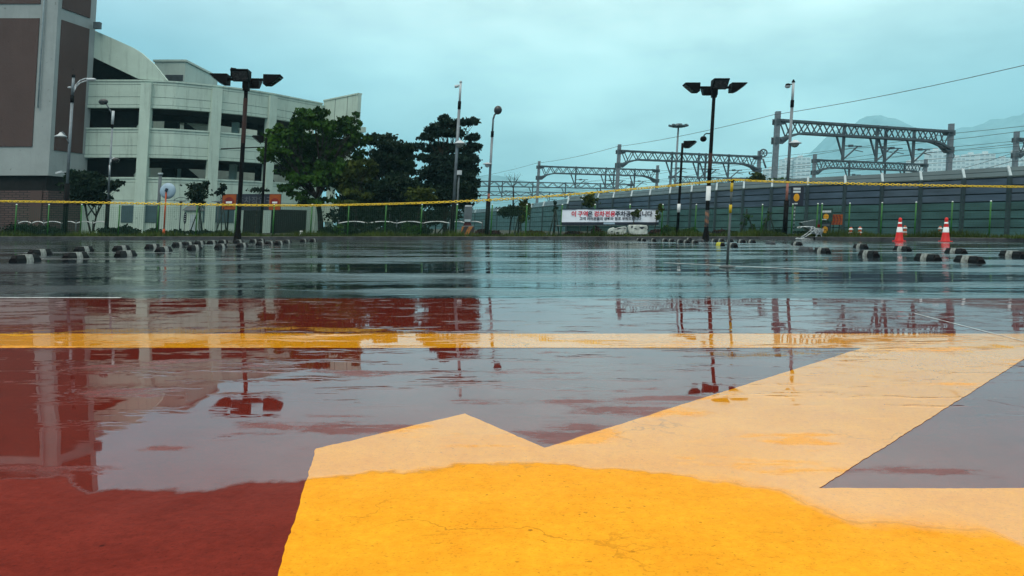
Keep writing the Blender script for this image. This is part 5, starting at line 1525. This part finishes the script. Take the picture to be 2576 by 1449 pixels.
tree('pine_tree', (1120, 592), [(1118, 298, 16, 7), (1135, 312, 36, 10), (1182, 306, 26, 7), (1098, 322, 34, 9), (1075, 345, 26, 8), (1188, 345, 20, 8), (1128, 335, 42, 9), (1105, 372, 62, 12), (1172, 372, 34, 12), (1085, 395, 45, 13), (1150, 398, 48, 16), (1180, 420, 28, 18), (1110, 425, 60, 20), (1085, 452, 40, 18), (1150, 450, 52, 22), (1180, 455, 24, 18)], 47, 17000, 0.22, M['needle'], 'tall dark pine tree with flat layered branches behind the camera pole', 'tree', None, 0.15, 0.45, 1, 0.55, 4, 0.5, seed=12, deep=0.8, lump=16, lf=0.30)
tree('broadleaf_tree', (1010, 592), [(950, 485, 50, 30), (1010, 470, 42, 30), (900, 505, 40, 20), (1045, 495, 30, 24), (985, 520, 60, 18)], 45, 9000, 0.22, M['leaf_dark'], 'low dark tree filling the gap under the conifer', 'tree', None, 0.09, 0.2, 2, 0.4, 9, 0.3, seed=15)
tree('broadleaf_tree', (1120, 592), [(1130, 490, 45, 22), (1095, 505, 40, 16), (1160, 478, 34, 20), (1170, 500, 25, 14)], 46, 6500, 0.22, M['leaf_dark'], 'low dark leafy tree at the foot of the pine', 'tree', None, 0.08, 0.2, 2, 0.4, 9, 0.3, seed=16)
tree('broadleaf_tree', (905, 592), [(880, 540, 44, 26), (930, 545, 40, 26), (905, 560, 50, 20)], 50, 5000, 0.22, M['leaf_dark'], 'dense dark bush tree behind the small road sign, left part', 'tree', None, 0.07, 0.2, 2, 0.4, 9, 0.3, seed=41)
tree('broadleaf_tree', (985, 592), [(965, 545, 34, 26), (1005, 540, 38, 26), (1040, 548, 34, 24)], 49, 5000, 0.22, M['leaf_dark'], 'dense dark bush tree right of the small road sign', 'tree', None, 0.07, 0.2, 2, 0.4, 9, 0.3, seed=42)
tree('broadleaf_tree', (1095, 592), [(1085, 545, 30, 18), (1120, 535, 34, 18), (1165, 520, 20, 10)], 49.5, 2600, 0.22, M['leaf_dark'], 'dense dark bush tree behind the foot of the camera pole', 'tree', None, 0.07, 0.2, 2, 0.4, 9, 0.3, seed=43)
tree('leafy_shrub', (1060, 592), [(1060, 488, 30, 14), (1045, 500, 24, 10), (1080, 497, 18, 10)], 43.5, 2200, 0.18, M['leaf_olive'], 'olive green shrub in front of the pine tree', 'shrub', None, 0.05, 0.2, 2, 0.4, 9, 0.3, seed=17)
tree('small_tree', (232, 592), [(215, 455, 38, 24), (245, 470, 45, 22), (190, 462, 26, 20), (230, 495, 42, 16), (275, 468, 26, 12), (295, 462, 12, 8), (200, 490, 24, 16), (180, 440, 14, 10)], 44.5, 7000, 0.22, M['leaf_dark'], 'small dark tree with a forked trunk before the tower and garage', 'tree', None, 0.09, 0.25, 2, 0.38, 5, 0.4, seed=21, lump=9, lf=0.42)
tree('sapling', (503, 592), [(492, 472, 22, 12), (510, 488, 24, 14), (482, 490, 18, 12), (520, 470, 10, 10), (498, 506, 20, 10)], 44.5, 650, 0.22, M['leaf_dark'], 'sparse sapling tied to crossed poles right of the round mirror', 'sapling', 'young staked trees', 0.03, 0.2, 1, 0.5, 4, 0.4, stakes=((502, 520), ((484, 582), (514, 582), (500, 584))), seed=22)
tree('sapling', (557, 592), [(560, 476, 10, 10), (554, 484, 9, 6)], 44.8, 160, 0.2, M['leaf_dark'], 'thin sapling tied to crossed poles at the orange entrance square', 'sapling', 'young staked trees', 0.03, 0.2, 1, 0.6, 4, 0.4, stakes=((563, 526), ((549, 582), (576, 578), (561, 584))), seed=23)
tree('sapling', (640, 592), [(648, 476, 22, 8), (660, 480, 12, 6)], 45.0, 110, 0.2, M['leaf_dark'], 'nearly bare sapling behind the entrance sign lettering', 'sapling', 'young staked trees', 0.025, 0.2, 1, 0.6, 4, 0.4, seed=24)
tree('small_tree', (1282, 592), [(1288, 528, 24, 12), (1278, 536, 22, 8), (1298, 536, 16, 8)], 43, 1800, 0.18, M['leaf_dark'], 'small round topped dark tree left of the banner', 'tree', None, 0.05, 0.3, 1, 0.7, 9, 0.3, seed=25)
tree('columnar_shrub', (1302, 592), [(1318, 512, 10, 12), (1320, 530, 11, 16), (1314, 550, 9, 12)], 42.8, 1000, 0.16, M['leaf_olive'], 'narrow yellow green shrub tied to crossed poles left of the banner', 'shrub', 'young staked trees', 0.04, 0.1, 1, 0.5, 6, 0.35, stakes=((1309, 526), ((1293, 588), (1312, 586), (1302, 586))), seed=26)
tree('sapling', (1393, 592), [(1396, 525, 6, 8), (1397, 512, 4, 6)], 42.6, 90, 0.16, M['leaf_dark'], 'bare sapling tied to crossed poles at the left end of the banner', 'sapling', 'young staked trees', 0.05, 0.2, 1, 0.8, 4, 0.4, stakes=((1398, 522), ((1380, 590), (1407, 588), (1394, 588))), seed=27)
tree('sapling', (1478, 592), [(1484, 500, 13, 12), (1482, 515, 14, 9), (1487, 490, 6, 6)], 42.5, 700, 0.16, M['leaf_olive'], 'olive sapling rising behind the left half of the banner', 'sapling', 'young staked trees', 0.04, 0.2, 1, 0.6, 6, 0.35, seed=28)
tree('sapling', (1590, 592), [(1598, 533, 14, 5), (1590, 538, 10, 4), (1604, 541, 9, 4)], 40.85, 110, 0.14, M['leaf_olive'], 'leafy sapling growing in front of the banner lettering', 'sapling', 'young staked trees', 0.03, 0.2, 1, 0.8, 5, 0.35, seed=29)
tree('sapling', (1643, 592), [(1656, 527, 8, 9), (1655, 545, 7, 10), (1660, 518, 5, 5)], 40.85, 210, 0.15, M['leaf_olive'], 'leafy sapling covering the right end of the banner', 'sapling', 'young staked trees', 0.03, 0.2, 1, 0.6, 5, 0.35, seed=30)
tree('sapling', (1872, 592), [(1880, 550, 8, 8), (1873, 560, 8, 6)], 41.6, 90, 0.16, M['leaf'], 'cut back sapling between crossed poles right of the chain post', 'sapling', 'young staked trees', 0.03, 0.2, 1, 0.8, 4, 0.4, stakes=((1879, 530), ((1854, 584), (1896, 588), (1874, 588))), seed=31)
tree('sapling', (1930, 592), [(1934, 545, 6, 8), (1928, 556, 6, 6)], 41.6, 70, 0.16, M['leaf'], 'cut back sapling between crossed poles left of the right camera pole', 'sapling', 'young staked trees', 0.03, 0.2, 1, 0.8, 4, 0.4, stakes=((1934, 528), ((1912, 580), (1949, 578), (1932, 586))), seed=32)
tree('small_tree', (1900, 592), [(1904, 445, 15, 8), (1897, 450, 10, 6)], 66, 700, 0.26, M['leaf_olive'], 'olive tree top peeping over the noise barrier', 'tree', 'tree tops above the noise barrier', 0.06, 0.2, 1, 0.7, 6, 0.35, seed=33)
tree('small_tree', (1955, 592), [(1960, 455, 22, 5), (1978, 459, 14, 4), (1945, 452, 8, 5)], 62, 500, 0.24, M['leaf'], 'green tree top peeping over the noise barrier by the camera pole', 'tree', 'tree tops above the noise barrier', 0.06, 0.2, 1, 0.7, 6, 0.35, seed=34)
tree('bare_tree', (1285, 575), [(1295, 435, 14, 14), (1278, 445, 14, 12), (1308, 442, 10, 8)], 120, 20, 0.1, M['leaf_dark'], 'bare branched tree before the farthest gantries', 'tree', None, 0.14, 0.2, 1, 0.75, 3, 0.5, seed=35)

# shrubs along the fence
SHR = [(60, 560, 60, 'leaf_dark'), (140, 566, 40, 'leaf_dark'), (270, 568, 34, 'leaf_dark'), (320, 566, 36, 'leaf_dark'), (375, 574, 30, 'leaf_dark'), (440, 577, 34, 'leaf_dark'), (505, 579, 30, 'leaf_dark'), (560, 580, 22, 'leaf_dark'),
       (815, 566, 20, 'leaf_dark'), (845, 562, 18, 'leaf'), (890, 566, 30, 'leaf_dark'), (935, 560, 34, 'leaf_dark'), (985, 562, 36, 'leaf_dark'), (1030, 566, 28, 'leaf'), (1080, 570, 30, 'leaf_dark'), (1230, 578, 24, 'leaf_red'),
       (1340, 580, 34, 'leaf_red'), (1455, 580, 34, 'leaf_red'), (1502, 570, 18, 'leaf_red'), (1655, 576, 20, 'leaf_red'), (1685, 560, 18, 'leaf'), (1735, 574, 26, 'leaf'), (1808, 570, 26, 'leaf_red'), (1850, 574, 22, 'leaf_olive'), (1900, 574, 28, 'leaf'), (1955, 576, 26, 'leaf_dark'), (2020, 578, 20, 'leaf_dark'), (1888, 556, 10, 'leaf'), (1922, 562, 12, 'leaf')]
near_what = ['at the far left end of the kerb', 'below the grey arched street lamp', 'at the foot of the second street lamp', 'below the left blue-grey shutter', 'just left of the orange mirror pole', 'just right of the orange mirror pole', 'below the ticket booth sapling', 'left of the black lamp post',
             'at the right end of the garage entrance', 'bright green against the white ramp walls', 'below the yellowish tree', 'left of the small road sign', 'right of the small road sign', 'green at the white wavy rail', 'left of the camera pole foot', 'right of the striped block',
             'left of the banner', 'below the left half of the banner', 'just left of the white shells', 'just right of the white shells', 'at the floodlight pole foot', 'left of the black lamp post at the right', 'right of the black lamp post at the right', 'at the foot of the chain post line', 'between the crossed poles', 'left of the right camera pole', 'right of the right camera pole', 'small and bright at the left crossed poles', 'small and bright at the right crossed poles']
cname = {'leaf_dark': 'dark green', 'leaf': 'green', 'leaf_red': 'reddish brown', 'leaf_olive': 'olive'}
for i, (u, vt, ru, mt) in enumerate(SHR):
    rr_ = random.Random(100 + i); d = 42.2 + rr_.uniform(-0.3, 0.9)
    b = P(u, 592, d); root = thing('shrub', (b.x, d, 0.12), f'low {cname[mt]} shrub {near_what[i]}', 'shrub', 'shrubs along the fence')
    bl = []
    hpx = 592 - vt
    for k in range(4):
        uu = u + rr_.uniform(-0.6, 0.6) * ru; hh = hpx * rr_.uniform(0.5, 1.0)
        c = P(uu, 592 - hh * 0.5, d + rr_.uniform(-0.2, 0.2)); rx = ru * rr_.uniform(0.4, 0.65) * d / F
        bl.append((c, (rx, min(0.6, rx), hh * 0.5 * d / F)))
    m_ = MB(); leaf_cloud(m_, bl, int(240 + ru * 26), 0.15, 0.1, rr_, 7, 0.36); m_.build('foliage', M[mt], root, fix=False)
    m_ = MB()
    for c, r_ in bl: limb(m_, (b.x + rr_.uniform(-0.1, 0.1), d, 0.1), c, 0.025, 0.008, 0.1, 3, rr_)
    m_.build('stem', M['bark'], root, fix=False)

# ================================================================ FAR APARTMENTS
def apartment(u0, u1, vt, d, label, storeys=18):
    a = P(u0, vt, d); b_ = P(u1, 570, d)
    k = K * a.z
    root = thing('apartment_block', ((a.x + b_.x) / 2, d, 0), label, 'apartment block', 'pale apartment blocks in the haze')
    x0, x1 = a.x, b_.x
    m_ = MB(); m_.box(x0, x1, d, d + 14, 0, a.z); m_.box(x0 + (x1 - x0) * 0.35, x0 + (x1 - x0) * 0.6, d + 3, d + 9, a.z + 0.01, a.z + 4); m_.build('wall', M['apartment'], root)
    hgt = a.z / storeys
    cols = max(2, int((x1 - x0) / 7))
    w_ = MB()
    for i in range(storeys):
        for c in range(cols):
            xa = x0 + (x1 - x0) * (c + 0.18) / cols; xb = x0 + (x1 - x0) * (c + 0.82) / cols
            w_.box(xa, xb, d - 0.3, d - 0.02, hgt * (i + 0.3), hgt * (i + 0.78))
    tag(w_.build('window', M['apartment_window'], root), kind='stuff')
apl = ['left of the right camera pole', 'just behind the right camera pole', 'between the camera pole and the low gantry', 'under the beam of the nearest gantry', 'just left of the right mast', 'just right of the right mast', 'second right of the right mast', 'third right of the right mast', 'left of the cut off gantry', 'at the right edge']
for (u0, u1, vt), lb in zip(((1925, 1952, 425), (1966, 1988, 402), (1994, 2030, 396), (2290, 2315, 402), (2336, 2372, 378), (2395, 2420, 396), (2428, 2456, 388), (2464, 2494, 386), (2505, 2540, 398), (2556, 2600, 376)), apl):
    apartment(u0, u1, vt, 1350 + (u0 % 7) * 22, f'pale hazy apartment tower {lb}')

# ================================================================ HAZE
hz = MB(); hz.box(-3500, 3500, -40, 4300, -1.7, 760)
mh = bpy.data.materials.new('thin_haze'); mh.use_nodes = True
nt = mh.node_tree; nt.nodes.clear()
out = nt.nodes.new('ShaderNodeOutputMaterial'); vs = nt.nodes.new('ShaderNodeVolumePrincipled')
vs.inputs['Color'].default_value = (0.42, 0.86, 1.0, 1); vs.inputs['Density'].default_value = 0.00024; vs.inputs['Anisotropy'].default_value = 0.0
nt.links.new(vs.outputs['Volume'], out.inputs['Volume'])
ho = hz.build('haze', mh, lean=False)
tag(ho, 'thin pale blue haze of a rainy day filling the whole view', 'haze', kind='stuff')

# ================================================================ SKY AND LIGHT
SUN_EL, SUN_AZ = R(48), R(200)      # behind the viewpoint, slightly left
w = bpy.data.worlds.new('World'); scene.world = w; w.use_nodes = True
nt = w.node_tree; bg = nt.nodes['Background']
sky = nt.nodes.new('ShaderNodeTexSky'); sky.sky_type = 'NISHITA'; sky.sun_disc = False
sky.sun_elevation = SUN_EL; sky.sun_rotation = SUN_AZ; sky.dust_density = 3.0
tc = nt.nodes.new('ShaderNodeTexCoord')
sp = nt.nodes.new('ShaderNodeSeparateXYZ'); nt.links.new(tc.outputs['Generated'], sp.inputs[0])
el = nt.nodes.new('ShaderNodeMapRange'); el.inputs['From Min'].default_value = 0.0; el.inputs['From Max'].default_value = 1.0
nt.links.new(sp.outputs['Z'], el.inputs['Value'])
def cmix(fac, a, b_):
    return mixc(nt, fac, a, b_)
lowz = maprange(nt, sp.outputs['Z'], 0.0, 0.24, 0, 1)
c_low = cmix(lowz, (0.6, 3.4, 4.8), (4.2, 6.9, 8.1))
topz = maprange(nt, sp.outputs['Z'], 0.20, 1.0, 0, 1)
c_sky = cmix(topz, c_low, (24.0, 23.5, 21.5))
mp = nt.nodes.new('ShaderNodeMapping'); mp.inputs['Scale'].default_value = (2.2, 2.2, 6.0)
nt.links.new(tc.outputs['Generated'], mp.inputs['Vector'])
cn = noise(nt, mp.outputs['Vector'], 1.3, 5, 0.55)
cl_f = maprange(nt, cn, 0.3, 0.7, 0.74, 1.22)
vm = nt.nodes.new('ShaderNodeVectorMath'); vm.operation = 'SCALE'
nt.links.new(c_sky, vm.inputs[0]); nt.links.new(cl_f, vm.inputs['Scale'])
dt = nt.nodes.new('ShaderNodeVectorMath'); dt.operation = 'DOT_PRODUCT'
nrm = nt.nodes.new('ShaderNodeVectorMath'); nrm.operation = 'NORMALIZE'
nt.links.new(tc.outputs['Generated'], nrm.inputs[0]); nt.links.new(nrm.outputs[0], dt.inputs[0])
dt.inputs[1].default_value = (0.182, 0.910, 0.373)       # the thin, bright part of the cloud cover
gl = math_n(nt, 'POWER', maprange(nt, dt.outputs['Value'], 0.80, 0.99, 0, 1), 1.35)
va = nt.nodes.new('ShaderNodeVectorMath'); va.operation = 'ADD'
gs = nt.nodes.new('ShaderNodeVectorMath'); gs.operation = 'SCALE'
gs.inputs[0].default_value = (6.3, 7.6, 5.8); nt.links.new(math_n(nt, 'MULTIPLY', gl, maprange(nt, cn, 0.32, 0.66, 0.55, 1.25)), gs.inputs['Scale'])
nt.links.new(vm.outputs[0], va.inputs[0]); nt.links.new(gs.outputs[0], va.inputs[1])
fin = cmix(0.94, sky.outputs['Color'], va.outputs[0])
nt.links.new(fin, bg.inputs['Color'])
bg.inputs['Strength'].default_value = 0.10
ld = bpy.data.lights.new('Sun', 'SUN'); ld.energy = 1.0; ld.angle = R(25); ld.color = (1.0, 0.93, 0.80)
lo = bpy.data.objects.new('sun', ld); COL.objects.link(lo)
sd = Vector((math.sin(SUN_AZ) * math.cos(SUN_EL), math.cos(SUN_AZ) * math.cos(SUN_EL), math.sin(SUN_EL)))
lo.rotation_euler = sd.to_track_quat('Z', 'Y').to_euler()

# ================================================================ CAMERA
cd = bpy.data.cameras.new('Camera'); cam = bpy.data.objects.new('camera', cd); COL.objects.link(cam)
cam.location = (0, 0, H); cam.rotation_euler = (R(90), 0, 0)
cd.sensor_width = 36; cd.lens = 36 * F / 2576
cd.shift_y = -(724.5 - V0) / 2576
cd.clip_start = 0.05; cd.clip_end = 6000
scene.camera = cam

scene.render.engine = 'CYCLES'
scene.view_settings.view_transform = 'Standard'
scene.view_settings.look = 'None'
scene.view_settings.exposure = 0.0
scene.view_settings.gamma = 1.0
cy = scene.cycles
cy.use_denoising = True
try: cy.denoiser = 'OPENIMAGEDENOISE'
except Exception: pass
cy.max_bounces = 7; cy.diffuse_bounces = 3; cy.glossy_bounces = 4; cy.volume_bounces = 1
cy.sample_clamp_indirect = 8.0
